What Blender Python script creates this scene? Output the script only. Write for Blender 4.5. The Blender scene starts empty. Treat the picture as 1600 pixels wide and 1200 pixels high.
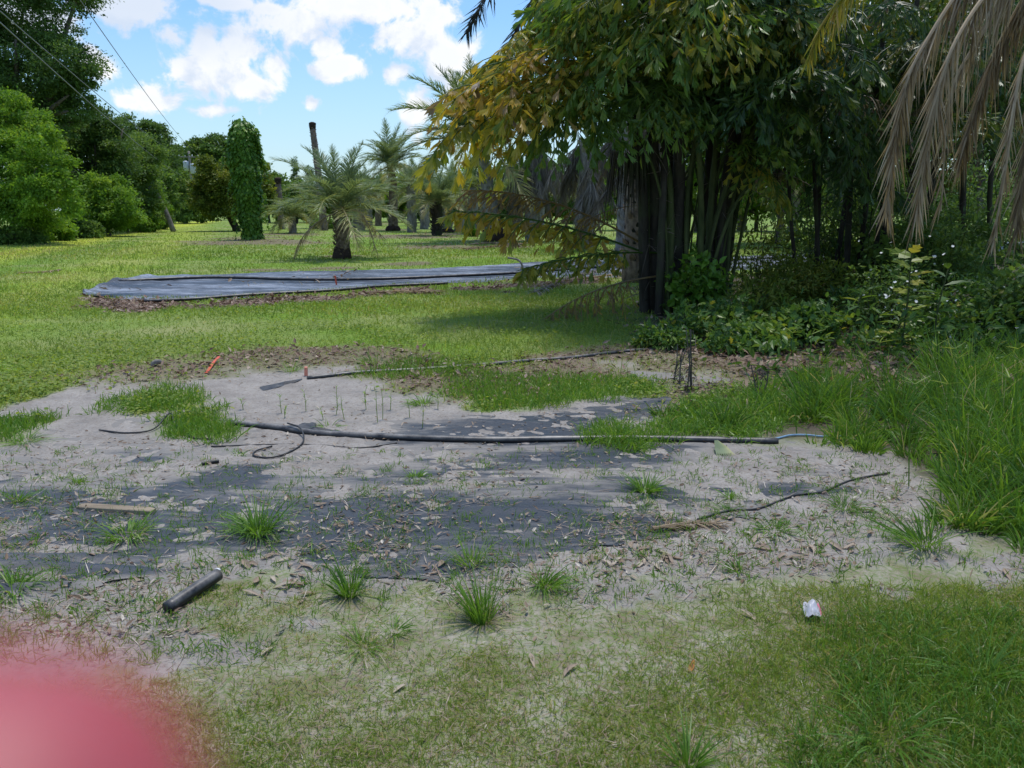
import bpy, math, random
import numpy as np
from mathutils import Vector, Matrix

random.seed(7)
rng = np.random.default_rng(7)
SC = bpy.context.scene
COL = SC.collection
R = math.radians
pi = math.pi

# ------------------------------------------------------------------ camera geometry
CAMZ = 1.6
F = 1202.0
PITCH = math.atan((600 - 328) / F)
cp, sp = math.cos(PITCH), math.sin(PITCH)


def ray(px, py):
    a = (np.asarray(px, float) - 800) / F
    b = (600 - np.asarray(py, float)) / F
    return a, cp + b * sp, -sp + b * cp


def G(px, py):
    """where the line of sight through a photo pixel meets the ground"""
    x, y, z = ray(px, py)
    t = -CAMZ / z
    return np.stack([x * t, y * t], -1)


def P(px, py, Y):
    """point on the line of sight at distance Y ahead of the camera"""
    x, y, z = ray(px, py)
    t = Y / y
    return np.array([x * t, Y, CAMZ + z * t])


# ------------------------------------------------------------------ numpy noise
_T = np.random.default_rng(3).random((256, 256))


def vnoise(x, y):
    xi = np.floor(x).astype(int); yi = np.floor(y).astype(int)
    fx = x - xi; fy = y - yi
    fx = fx * fx * (3 - 2 * fx); fy = fy * fy * (3 - 2 * fy)
    a = _T[xi & 255, yi & 255]; b = _T[(xi + 1) & 255, yi & 255]
    c = _T[xi & 255, (yi + 1) & 255]; d = _T[(xi + 1) & 255, (yi + 1) & 255]
    return (a * (1 - fx) + b * fx) * (1 - fy) + (c * (1 - fx) + d * fx) * fy


def fbm(x, y, s=1.0, o=4, seed=0):
    x = x / s + seed * 17.3; y = y / s + seed * 31.7
    v = 0; a = .5; t = 0
    for k in range(o):
        v = v + a * vnoise(x, y); t += a; a *= .5
        x = x * 2.03 + 11.1; y = y * 2.03 + 5.7
    return v / t * 2 - 1          # about -1..1


def sstep(a, b, x):
    t = np.clip((x - a) / (b - a), 0, 1)
    return t * t * (3 - 2 * t)


def sdist(pts, poly):
    """signed distance to a polygon, positive inside"""
    poly = np.asarray(poly, float)
    x, y = pts[:, 0], pts[:, 1]
    d = np.full(len(pts), 1e9)
    ins = np.zeros(len(pts), bool)
    n = len(poly)
    for i in range(n):
        a, b = poly[i], poly[(i + 1) % n]
        e = b - a
        w0 = x - a[0]; w1 = y - a[1]
        t = np.clip((w0 * e[0] + w1 * e[1]) / (e @ e + 1e-12), 0, 1)
        d = np.minimum(d, (w0 - e[0] * t) ** 2 + (w1 - e[1] * t) ** 2)
        if a[1] != b[1]:
            c = ((a[1] > y) != (b[1] > y)) & (x < (b[0] - a[0]) * (y - a[1]) / (b[1] - a[1]) + a[0])
            ins ^= c
    d = np.sqrt(d)
    return np.where(ins, d, -d)


def GP(lst):
    a = np.array(lst, float)
    return G(a[:, 0], a[:, 1])


# ------------------------------------------------------------------ mesh collecting
class MB:
    def __init__(s):
        s.v = []; s.f = []; s.t = []; s.n = 0

    def add(s, v, faces, tint=0.5):
        v = np.asarray(v, float).reshape(-1, 3)
        for f in faces:
            f = np.asarray(f, int)
            if len(f) == 0: continue
            s.f.append(f + s.n)
            tt = np.asarray(tint, float)
            if tt.ndim == 0: s.t.append(np.full(len(f), float(tt)))
            else: s.t.append(np.repeat(tt, len(f) // len(tt)))
        s.v.append(v); s.n += len(v)

    def join(s, o, M=None, tint=None):
        v = np.concatenate(o.v)
        if M is not None:
            M = np.array(M); v = v @ M[:3, :3].T + M[:3, 3]
        for f, t in zip(o.f, o.t):
            s.f.append(f + s.n); s.t.append(t if tint is None else np.clip(t + tint, 0, 1))
        s.v.append(v); s.n += len(v)

    def mesh(s, name, mat=None, smooth=False, origin=None):
        v = np.concatenate(s.v)
        if origin is not None: v = v - np.asarray(origin)
        me = bpy.data.meshes.new(name)
        me.vertices.add(len(v)); me.vertices.foreach_set('co', v.astype(np.float32).ravel())
        loops = np.concatenate([f.ravel() for f in s.f]).astype(np.int32)
        tot = np.concatenate([np.full(len(f), f.shape[1]) for f in s.f])
        start = (np.cumsum(tot) - tot).astype(np.int32)
        me.loops.add(len(loops)); me.loops.foreach_set('vertex_index', loops)
        me.polygons.add(len(tot)); me.polygons.foreach_set('loop_start', start)
        me.polygons.foreach_set('use_smooth', np.full(len(tot), smooth))
        at = me.attributes.new('tint', 'FLOAT', 'FACE')
        at.data.foreach_set('value', np.concatenate(s.t).astype(np.float32))
        me.update(calc_edges=True)
        if mat: me.materials.append(mat)
        return me


def tag(o, label=None, cat=None, group=None, kind=None):
    if label: o['label'] = label
    if cat: o['category'] = cat
    if group: o['group'] = group
    if kind: o['kind'] = kind
    return o


def link(name, me, parent=None, loc=(0, 0, 0)):
    o = bpy.data.objects.new(name, me); COL.objects.link(o)
    o.location = loc
    if parent: o.parent = parent
    return o


def obj(name, mb, mat, parent=None, smooth=False, base=None):
    """ONE mesh object; vertices are given in world space"""
    if parent is not None:
        return link(name, mb.mesh(name, mat, smooth, parent.location), parent)
    if base is None: base = (0, 0, 0)
    return link(name, mb.mesh(name, mat, smooth, base), None, base)


def thing(name, label, cat, loc, group=None):
    o = bpy.data.objects.new(name, None); COL.objects.link(o)
    o.empty_display_size = .2
    o.location = loc
    return tag(o, label, cat, group)


def unit(v):
    return v / (np.linalg.norm(v, axis=-1, keepdims=True) + 1e-9)


def tube(mb, pts, rad, sides=8, tint=.5, jitter=0., flat=1.):
    pts = np.asarray(pts, float); n = len(pts)
    rad = np.broadcast_to(np.asarray(rad, float), (n,))
    T = unit(np.gradient(pts, axis=0))
    ref = np.array([0, 0, 1.]) if abs(T[:, 2]).mean() < .8 else np.array([1., 0, 0])
    A = unit(np.cross(T, ref)); B = np.cross(T, A)
    an = np.arange(sides) / sides * 2 * pi
    rr = rad[:, None] * (1 + jitter * (rng.random((n, sides)) - .5) * 2)
    v = pts[:, None] + (A[:, None] * np.cos(an)[:, None] + B[:, None] * np.sin(an)[:, None] * flat) * rr[..., None]
    i = np.arange(n - 1)[:, None] * sides + np.arange(sides)
    j = np.arange(n - 1)[:, None] * sides + (np.arange(sides) + 1) % sides
    q = np.stack([i, j, j + sides, i + sides], -1).reshape(-1, 4)
    c0 = n * sides; c1 = c0 + 1
    k = np.arange(sides); k2 = (k + 1) % sides
    t0 = np.stack([k2, k, np.full(sides, c0)], -1)
    t1 = np.stack([k + (n - 1) * sides, k2 + (n - 1) * sides, np.full(sides, c1)], -1)
    mb.add(np.concatenate([v.reshape(-1, 3), pts[:1], pts[-1:]]), [q, t0, t1], tint)


def curve(ctrl, n=24):
    """Catmull-Rom through control points"""
    c = np.asarray(ctrl, float)
    c = np.concatenate([2 * c[:1] - c[1:2], c, 2 * c[-1:] - c[-2:-1]])
    u = np.linspace(0, len(c) - 3 - 1e-6, n); i = u.astype(int); t = (u - i)[:, None]
    p0, p1, p2, p3 = c[i], c[i + 1], c[i + 2], c[i + 3]
    return .5 * (2 * p1 + (p2 - p0) * t + (2 * p0 - 5 * p1 + 4 * p2 - p3) * t ** 2 + (3 * p1 - p0 - 3 * p2 + p3) * t ** 3)


def strips(mb, base, d, w, L, W, droop=0., nseg=3, tint=.5, wp=None):
    """tapering blades: base points, directions, width directions, lengths, widths"""
    n = len(base)
    L = np.broadcast_to(L, (n,)); W = np.broadcast_to(W, (n,)); droop = np.broadcast_to(droop, (n,))
    V = np.zeros((n, 2 * nseg + 1, 3))
    for k in range(nseg + 1):
        t = k / nseg
        p = base + d * (L * t)[:, None]
        p = p + np.array([0, 0, -1.]) * (L * droop * t * t)[:, None]
        if k == nseg: V[:, 2 * nseg] = p; break
        prof = (1 - t ** 1.6) * (.65 + 1.2 * t if t < .35 else 1.07)
        h = w * (W * .5 * prof)[:, None]
        V[:, 2 * k] = p - h; V[:, 2 * k + 1] = p + h
    off = np.arange(n)[:, None] * (2 * nseg + 1)
    q = []
    for k in range(nseg - 1):
        q.append(off + np.array([[2 * k, 2 * k + 1, 2 * k + 3, 2 * k + 2]]))
    tri = off + np.array([[2 * nseg - 2, 2 * nseg - 1, 2 * nseg]])
    tt = np.broadcast_to(np.asarray(tint, float), (n,))
    faces = [f for f in q] + [tri]
    mb.add(V.reshape(-1, 3), faces, tt.copy())


# leaf templates: x = across, y = along, z = normal
OVAL = (np.array([[0, 0, 0], [-.24, .33, .06], [-.17, .7, .05], [0, 1, -.06], [.17, .7, .05], [.24, .33, .06], [0, .45, 0.]]),
        np.array([[0, 6, 1], [1, 6, 2], [2, 6, 3], [3, 6, 4], [4, 6, 5], [5, 6, 0]]))
RHOMB = (np.array([[0, 0, 0], [-.27, .5, .07], [0, 1, -.03], [.27, .5, .07]]), np.array([[0, 2, 1], [0, 3, 2]]))
FISH = (np.array([[0, 0, 0], [-.10, .40, .05], [-.25, .70, .05], [-.30, .98, .0], [-.17, .80, .02], [-.10, 1.0, -.03], [-.01, .83, 0],
                  [.09, 1.10, -.06], [.13, .80, .03], [.24, .86, .0], [.20, .58, .06], [.09, .36, .05], [0, .45, -.03]]),
        np.array([[0, 12, 1], [1, 12, 2], [2, 12, 3], [3, 12, 4], [4, 12, 5], [5, 12, 6], [6, 12, 7], [7, 12, 8], [8, 12, 9], [9, 12, 10], [10, 12, 11], [11, 12, 0]]))
LOBED = (np.array([[0, 0, 0], [-.30, .12, .02], [-.42, .35, 0], [-.22, .42, .03], [-.36, .68, .0], [-.14, .66, .03], [0, 1, -.05],
                   [.14, .66, .03], [.36, .68, .0], [.22, .42, .03], [.42, .35, 0], [.30, .12, .02], [0, .45, -.02]]),
         np.array([[0, 12, 1], [1, 12, 2], [2, 12, 3], [3, 12, 4], [4, 12, 5], [5, 12, 6], [6, 12, 7], [7, 12, 8], [8, 12, 9], [9, 12, 10], [10, 12, 11], [11, 12, 0]]))


def scatter(mb, tpl, pos, ydir, nrm, size, tint, wid=1.0):
    v, f = tpl
    n = len(pos)
    Y = unit(ydir); X = unit(np.cross(Y, nrm)); Z = np.cross(X, Y)
    size = np.broadcast_to(size, (n,))
    V = pos[:, None] + (X[:, None] * v[None, :, 0:1] * wid + Y[:, None] * v[None, :, 1:2] + Z[:, None] * v[None, :, 2:3]) * size[:, None, None]
    Fc = (np.arange(n)[:, None, None] * len(v) + f[None]).reshape(-1, f.shape[1])
    mb.add(V.reshape(-1, 3), [Fc], np.broadcast_to(np.asarray(tint, float), (n,)).copy())


def rdir(n, up=0.):
    v = rng.normal(size=(n, 3)); v[:, 2] += up
    return unit(v)


# ------------------------------------------------------------------ materials
def newmat(name):
    m = bpy.data.materials.new(name); m.use_nodes = True
    nt = m.node_tree; nt.nodes.clear()
    return m, nt


def nd(nt, typ, ins=None, **props):
    n = nt.nodes.new(typ)
    for k, v in props.items(): setattr(n, k, v)
    for k, v in (ins or {}).items():
        s = n.inputs[k]
        if isinstance(v, bpy.types.NodeSocket): nt.links.new(v, s)
        else: s.default_value = v
    return n


def ramp(nt, fac, stops):
    n = nt.nodes.new('ShaderNodeValToRGB')
    e = n.color_ramp.elements
    while len(e) < len(stops): e.new(.5)
    for el, (p, c) in zip(e, stops):
        el.position = p; el.color = (*c, 1) if len(c) == 3 else c
    nt.links.new(fac, n.inputs[0])
    return n.outputs[0]


def mixc(nt, fac, a, b, mode='MIX'):
    n = nt.nodes.new('ShaderNodeMix'); n.data_type = 'RGBA'; n.blend_type = mode
    for s, v in ((n.inputs[0], fac), (n.inputs[6], a), (n.inputs[7], b)):
        if isinstance(v, bpy.types.NodeSocket): nt.links.new(v, s)
        else: s.default_value = v if not isinstance(v, tuple) or len(v) == 4 else (*v, 1)
    return n.outputs[2]


def mth(nt, op, a, b=0., c=0., clamp=False):
    n = nt.nodes.new('ShaderNodeMath'); n.operation = op; n.use_clamp = clamp
    for i, v in enumerate((a, b, c)):
        if isinstance(v, bpy.types.NodeSocket): nt.links.new(v, n.inputs[i])
        else: n.inputs[i].default_value = v
    return n.outputs[0]


def noise(nt, vec, scale, detail=4., rough=.55, dist=0.):
    n = nd(nt, 'ShaderNodeTexNoise', {'Scale': scale, 'Detail': detail, 'Roughness': rough, 'Distortion': dist})
    if vec is not None: nt.links.new(vec, n.inputs['Vector'])
    return n.outputs[0]


def gpos(nt):
    return nd(nt, 'ShaderNodeNewGeometry').outputs['Position']


def opos(nt):
    return nd(nt, 'ShaderNodeTexCoord').outputs['Object']


def out(nt, sh):
    o = nt.nodes.new('ShaderNodeOutputMaterial'); nt.links.new(sh, o.inputs[0])


def leafmat(name, stops, trans=.35, rough=.45, spec=.35, patch=.5, tgain=1.5):
    m, nt = newmat(name)
    a = nd(nt, 'ShaderNodeAttribute', attribute_name='tint').outputs['Fac']
    c = ramp(nt, a, stops)
    nz = noise(nt, opos(nt), 9., 2.)
    c = mixc(nt, mth(nt, 'MULTIPLY', mth(nt, 'SUBTRACT', nz, .38, clamp=True), patch), c, tuple(x * .45 for x in stops[0][1]))
    b = nd(nt, 'ShaderNodeBsdfPrincipled', {'Base Color': c, 'Roughness': rough, 'Specular IOR Level': spec})
    tc = mixc(nt, 1., c, (tgain * 1.1, tgain, tgain * .55, 1), 'MULTIPLY')
    t = nd(nt, 'ShaderNodeBsdfTranslucent', {'Color': tc})
    x = nd(nt, 'ShaderNodeMixShader', {0: trans, 1: b.outputs[0], 2: t.outputs[0]})
    out(nt, x.outputs[0])
    return m


def barkmat(name, c1, c2, scale=6., stretch=(1, 1, .25), bump=.6, c3=None):
    m, nt = newmat(name)
    mp = nd(nt, 'ShaderNodeMapping', {'Vector': opos(nt), 'Scale': stretch})
    n1 = noise(nt, mp.outputs[0], scale, 6., .65)
    n2 = noise(nt, opos(nt), 1.7, 3.)
    c = mixc(nt, ramp(nt, n1, [(.3, (0, 0, 0)), (.7, (1, 1, 1))]), c1, c2)
    if c3: c = mixc(nt, ramp(nt, n2, [(.5, (0, 0, 0)), (.66, (1, 1, 1))]), c, c3)
    a = nd(nt, 'ShaderNodeAttribute', attribute_name='tint').outputs['Fac']
    c = mixc(nt, 1., c, mixc(nt, a, (.55, .55, .55, 1), (1.4, 1.4, 1.4, 1)), 'MULTIPLY')
    bp = nd(nt, 'ShaderNodeBump', {'Height': n1, 'Strength': bump, 'Distance': .03})
    b = nd(nt, 'ShaderNodeBsdfPrincipled', {'Base Color': c, 'Roughness': .85, 'Normal': bp.outputs[0], 'Specular IOR Level': .2})
    out(nt, b.outputs[0])
    return m


def plain(name, col, rough=.5, spec=.5, var=.25, scale=20., metallic=0., dust=None, dustamt=.4, bump=.0):
    m, nt = newmat(name)
    n1 = noise(nt, opos(nt), scale, 5., .6)
    c = mixc(nt, n1, tuple(x * (1 - var) for x in col), tuple(min(1, x * (1 + var)) for x in col))
    if dust:
        up = nd(nt, 'ShaderNodeSeparateXYZ', {0: nd(nt, 'ShaderNodeNewGeometry').outputs['Normal']}).outputs[2]
        f = mth(nt, 'MULTIPLY', mth(nt, 'MULTIPLY', mth(nt, 'MAXIMUM', up, 0.), dustamt), ramp(nt, noise(nt, opos(nt), 7., 5., .7), [(.35, (0, 0, 0)), (.65, (1, 1, 1))]))
        c = mixc(nt, f, c, dust)
    ins = {'Base Color': c, 'Roughness': rough, 'Specular IOR Level': spec, 'Metallic': metallic}
    if bump: ins['Normal'] = nd(nt, 'ShaderNodeBump', {'Height': n1, 'Strength': bump, 'Distance': .01}).outputs[0]
    b = nd(nt, 'ShaderNodeBsdfPrincipled', ins)
    out(nt, b.outputs[0])
    return m


SANDC = (.365, .335, .30)
M = {}
M['lawn'] = leafmat('lawn grass', [(0, (.085, .15, .02)), (.45, (.19, .285, .048)), (.75, (.30, .35, .075)), (.9, (.36, .33, .14)), (1, (.46, .38, .22))], .42, .5, .25, .3)
M['tuft'] = leafmat('tuft grass', [(0, (.055, .12, .018)), (.5, (.12, .25, .03)), (.8, (.20, .33, .04)), (1, (.46, .39, .22))], .38, .42, .35, .3)
M['oak'] = leafmat('dark oak leaves', [(0, (.05, .10, .025)), (.6, (.10, .185, .042)), (1, (.18, .27, .06))], .36, .5, .25)
M['bright'] = leafmat('bright green leaves', [(0, (.08, .17, .02)), (.6, (.18, .33, .035)), (1, (.32, .44, .06))], .42, .5, .25)
M['mid'] = leafmat('hedge leaves', [(0, (.065, .125, .026)), (.6, (.135, .235, .048)), (1, (.24, .33, .075))], .38, .5, .25)
M['olive'] = leafmat('olive leaves', [(0, (.075, .12, .016)), (.6, (.16, .215, .03)), (1, (.29, .30, .055))], .33, .5, .25)
M['vine'] = leafmat('vine leaves', [(0, (.05, .125, .014)), (.6, (.125, .26, .026)), (1, (.24, .36, .05))], .3, .42, .35)
M['date'] = leafmat('date palm leaflets', [(0, (.09, .14, .07)), (.5, (.19, .26, .12)), (.75, (.33, .34, .12)), (1, (.44, .34, .19))], .36, .42, .4, .3)
M['datedark'] = leafmat('palm leaflets with painted shade', [(0, (.03, .035, .03)), (.6, (.06, .06, .05)), (1, (.14, .11, .07))], .15, .5, .3)  # silhouette shade painted into the leaflet colour
M['fish'] = leafmat('fishtail leaflets', [(0, (.045, .095, .018)), (.35, (.105, .195, .03)), (.55, (.19, .23, .038)), (.70, (.34, .30, .035)), (.83, (.40, .27, .04)), (1, (.20, .145, .10))], .38, .42, .42, .35, 1.9)
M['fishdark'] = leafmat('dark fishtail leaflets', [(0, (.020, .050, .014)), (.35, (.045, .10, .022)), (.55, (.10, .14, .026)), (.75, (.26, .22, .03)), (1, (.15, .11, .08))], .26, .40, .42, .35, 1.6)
M['dead'] = leafmat('dead frond leaflets', [(0, (.16, .115, .07)), (.5, (.34, .26, .17)), (1, (.60, .49, .35))], .3, .6, .2, .3)
M['skirt'] = leafmat('dead skirt leaflets', [(0, (.10, .085, .075)), (.5, (.20, .175, .155)), (1, (.36, .32, .28))], .2, .6, .2, .3)
M['yfrond'] = leafmat('yellowing frond leaflets', [(0, (.14, .17, .02)), (.5, (.32, .30, .03)), (1, (.45, .32, .12))], .4, .45, .3, .3)
M['weed'] = leafmat('weed leaves', [(0, (.035, .085, .022)), (.5, (.085, .18, .034)), (.8, (.19, .28, .04)), (1, (.36, .34, .06))], .36, .42, .35)
M['litter'] = leafmat('dry litter', [(0, (.10, .065, .045)), (.4, (.24, .165, .115)), (.8, (.42, .34, .26)), (1, (.58, .52, .44))], .12, .7, .2, .3)
M['mulch'] = leafmat('mulch chips', [(0, (.09, .055, .04)), (.5, (.23, .15, .11)), (1, (.46, .37, .29))], .05, .8, .2, .3)
M['flower'] = plain('white petals', (.75, .75, .72), .6, .2, .08)
M['bark'] = barkmat('grey bark', (.06, .05, .042), (.19, .165, .14))
M['darkbark'] = barkmat('dark stems', (.018, .016, .013), (.075, .065, .052), 7., c3=(.05, .06, .03))
M['greenstem'] = barkmat('green stems', (.03, .045, .015), (.11, .13, .05), 6.)
M['palmbark'] = barkmat('palm trunk', (.07, .048, .034), (.32, .24, .17), 9., (1, 1, .6), .8)
M['palmgrey'] = barkmat('grey palm trunk', (.13, .115, .10), (.36, .33, .30), 8., (1, 1, .5), .8)
M['pole'] = barkmat('weathered pole', (.13, .095, .08), (.34, .26, .22), 7., (1, 1, .15), .5)
M['root'] = plain('root mass', (.05, .034, .028), .95, .1, .5, 30., bump=.8)
M['pipe'] = plain('black poly pipe', (.014, .014, .016), .42, .45, .3, 14., dust=SANDC, dustamt=.7)
M['hose'] = plain('thin drip hose', (.012, .012, .013), .5, .4, .3, 20., dust=SANDC, dustamt=.2)
M['white'] = plain('white plastic', (.72, .72, .72), .5, .4, .06)
M['blue'] = plain('blue cord', (.20, .33, .46), .6, .3, .3)
M['orange'] = plain('orange tape', (.62, .11, .06), .55, .3, .25)
M['pinkstake'] = plain('salmon stake', (.72, .27, .18), .6, .3, .2)
M['plank'] = barkmat('weathered plank', (.17, .13, .09), (.38, .31, .22), 9., (.2, 1, 1), .3)
M['wire'] = plain('aerial wire', (.10, .10, .11), .5, .5, .1)
M['tank'] = plain('grey transformer paint', (.42, .45, .48), .45, .5, .08)


def fabricmat(name, dust_sheen_lo, dust_sheen_hi, rough, base=(.022, .025, .030), sand=SANDC, dscale=1.4, spec=.5, sx=.26):  # sand: real dust on the near cloth, painted sheen on the far strip
    m, nt = newmat(name)
    p = gpos(nt)
    st = nd(nt, 'ShaderNodeMapping', {'Vector': p, 'Scale': (sx, 1, 1), 'Rotation': (0, 0, .08)}).outputs[0]
    n1 = noise(nt, st, dscale, 7., .68)
    n2 = noise(nt, st, dscale * 14, 5., .7)
    n3 = noise(nt, p, 160., 2.)
    f = mth(nt, 'ADD', mth(nt, 'MULTIPLY', n1, .55), mth(nt, 'MULTIPLY', n2, .45))
    ex = nd(nt, 'ShaderNodeAttribute', attribute_name='dust').outputs['Fac']
    f = mth(nt, 'ADD', f, mth(nt, 'MULTIPLY', ex, .30))
    d = ramp(nt, f, [(dust_sheen_lo, (0, 0, 0)), (dust_sheen_hi, (1, 1, 1))])
    w = nd(nt, 'ShaderNodeTexWave', {'Vector': p, 'Scale': 130., 'Distortion': .6}, wave_type='BANDS', bands_direction='X').outputs[0]
    c = mixc(nt, n3, base, tuple(x * 2.0 for x in base))
    c = mixc(nt, mth(nt, 'MULTIPLY', w, .35), c, tuple(x * 2.4 for x in base))
    sc = mixc(nt, n2, tuple(x * .42 for x in sand), tuple(x * .85 for x in sand))
    c = mixc(nt, d, c, sc)
    rg = mixc(nt, d, ramp(nt, noise(nt, st, dscale * 2.2, 4., .6), [(.35, (rough * .7,) * 3), (.65, (min(1, rough * 1.5),) * 3)]), (.9,) * 3)
    bp = nd(nt, 'ShaderNodeBump', {'Height': mth(nt, 'ADD', n2, mth(nt, 'MULTIPLY', w, .12)), 'Strength': .5, 'Distance': .012})
    b = nd(nt, 'ShaderNodeBsdfPrincipled', {'Base Color': c, 'Roughness': rg, 'Normal': bp.outputs[0], 'Specular IOR Level': spec})
    out(nt, b.outputs[0])
    return m


M['fabric'] = fabricmat('sandy weed cloth', .50, .76, .5, (.026, .031, .038), dscale=2.)
M['fabricfar'] = fabricmat('blue black weed cloth', .475, .60, .42, (.014, .019, .028), (.44, .50, .60), dscale=1.1, spec=.6, sx=.2)  # pale bluish streaks put sky sheen into the cloth colour


# ------------------------------------------------------------------ the ground and its zones
BED = GP([(-500, 760), (0, 640), (60, 622), (140, 597), (230, 575), (330, 560), (430, 552), (560, 552), (690, 565), (720, 590), (860, 572),
          (870, 556), (990, 546), (1110, 541), (1230, 570), (1200, 640), (1200, 690), (1420, 700), (1460, 770), (1560, 830), (1700, 860), (1900, 880),
          (1900, 940), (1600, 915), (1450, 915), (1300, 930), (1150, 945), (1000, 950), (880, 975), (700, 990), (560, 960), (430, 950), (400, 1000),
          (350, 1060), (0, 1130), (-500, 1130)])
MULCH = GP([(85, 486), (140, 464), (330, 470), (560, 458), (800, 441), (960, 430), (1010, 440), (820, 453), (700, 460), (560, 468), (400, 478), (250, 490)])
CLOTH = [GP(p) for p in (
    [(-200, 870), (0, 835), (150, 795), (330, 832), (310, 880), (230, 905), (120, 925), (-200, 960)],
    [(330, 832), (470, 782), (560, 765), (700, 757), (830, 785), (1000, 800), (1140, 808), (1060, 835), (960, 852), (860, 882), (700, 912), (600, 902), (450, 885)],
    [(600, 690), (700, 662), (830, 643), (1045, 622), (1060, 655), (960, 688), (800, 694)],
    [(690, 705), (950, 694), (1110, 690), (1050, 725), (950, 742), (820, 736)],
    [(200, 775), (300, 735), (420, 715), (455, 750), (320, 790)],
    [(-100, 755), (40, 735), (60, 745), (-100, 775)], [(150, 722), (270, 708), (240, 730)],
    [(1050, 815), (1180, 790), (1340, 745), (1340, 765), (1200, 800), (1080, 830)],
    [(1100, 770), (1250, 745), (1350, 735), (1340, 755), (1180, 785)],
    [(-100, 800), (60, 770), (80, 785), (-100, 830)])]
BEDPATCH = [GP(p) for p in ([(700, 592), (800, 585), (1020, 600), (1025, 622), (900, 632), (760, 640), (700, 620)],
                            [(170, 640), (230, 608), (310, 612), (300, 640), (220, 648)], [(258, 680), (270, 645), (340, 640), (372, 665), (350, 690)],
                            [(-80, 690), (0, 658), (70, 655), (20, 690)], [(560, 590), (640, 560), (720, 560), (760, 590)], [(1015, 688), (1045, 645), (1120, 618), (1225, 598), (1240, 655), (1200, 692), (1110, 684)], [(905, 696), (940, 668), (1010, 676), (1000, 700)])]
CLOTHWIDE = [GP(p) for p in (
    [(-200, 960), (-200, 800), (0, 785), (150, 765), (330, 750), (470, 742), (620, 738), (760, 735), (900, 735), (1000, 745), (1100, 755), (1200, 765), (1200, 795), (1120, 830), (1000, 850), (860, 885), (700, 918), (600, 908), (450, 890), (300, 885), (200, 925), (0, 950)],
    [(590, 705), (640, 662), (830, 638), (1060, 618), (1110, 690), (1000, 745), (700, 735)], [(-150, 780), (0, 725), (150, 712), (330, 700), (470, 712), (400, 750), (150, 765)])]
CLOTHEXT = GP([(-300, 700), (250, 640), (600, 600), (1060, 575), (1240, 600), (1380, 700), (1380, 770), (1160, 838), (860, 900), (700, 925), (420, 925), (-300, 1000)])
YEL = GP([(-200, 425), (0, 392), (120, 370), (270, 347), (350, 345), (280, 356), (130, 385), (0, 412), (-200, 455)])
TRACK = GP([(0, 440), (150, 400), (290, 350), (330, 346), (330, 372), (250, 420), (120, 470), (-100, 560), (-300, 560)])
FARMAT = GP([(130, 462), (175, 447), (225, 437), (330, 430), (470, 425), (700, 419), (960, 406), (1250, 396), (1600, 376), (1800, 366), (1800, 378), (1600, 392),
             (1250, 416), (1000, 432), (900, 434), (800, 437), (660, 446), (560, 452), (440, 460), (320, 468), (190, 467)])
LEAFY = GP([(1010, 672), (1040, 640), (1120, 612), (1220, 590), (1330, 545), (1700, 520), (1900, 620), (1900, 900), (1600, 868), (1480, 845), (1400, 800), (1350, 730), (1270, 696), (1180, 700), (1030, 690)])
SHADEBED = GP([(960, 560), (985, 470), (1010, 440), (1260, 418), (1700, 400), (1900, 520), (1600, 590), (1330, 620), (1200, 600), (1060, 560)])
RINGS = [(G(*p), r) for p, r in (((772, 377), 2.0), ((392, 371), 2.4), ((450, 379), 2.6), ((680, 386), 2.2), ((350, 380), 2.2), ((640, 412), 1.0), ((520, 419), .9), ((420, 422), .8), ((590, 369), 3), ((660, 371), 3), ((530, 400), .8), ((612, 359), 2.2), ((685, 366), 2.2), ((452, 366), 2.5), ((745, 350), 4), ((800, 387), 1.3), ((590, 350), 3), ((400, 376), 2.5), ((300, 378), 1.2))]


def zbase(x, y):
    r = np.hypot(x, y)
    return .018 * fbm(x, y, 1.6, 3, 5) * sstep(1.0, 3, r) + .05 * fbm(x, y, 9., 2, 6) * sstep(6, 25, r)


def cover(p):
    """how far the weed cloth shows through the sand, + = shows"""
    x, y = p[:, 0], p[:, 1]
    m = np.full(len(p), -1.)
    for c in CLOTH:
        m = np.maximum(m, sdist(p, c) / .18)
    m = np.clip(m, -1.6, .95)
    for c in CLOTHWIDE[:2]: m = np.maximum(m, np.clip(sdist(p, c) / .2, -1.6, .22))
    m = np.maximum(m, np.clip(sdist(p, CLOTHWIDE[2]) / .2, -1.6, -.25))
    xs = x * .20 + y * .05
    n = fbm(xs, y, .34, 5, 9) * 1.0 + fbm(xs * .7, y, .05, 3, 12) * .45
    return m * .70 + n * .85 + .16


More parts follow.
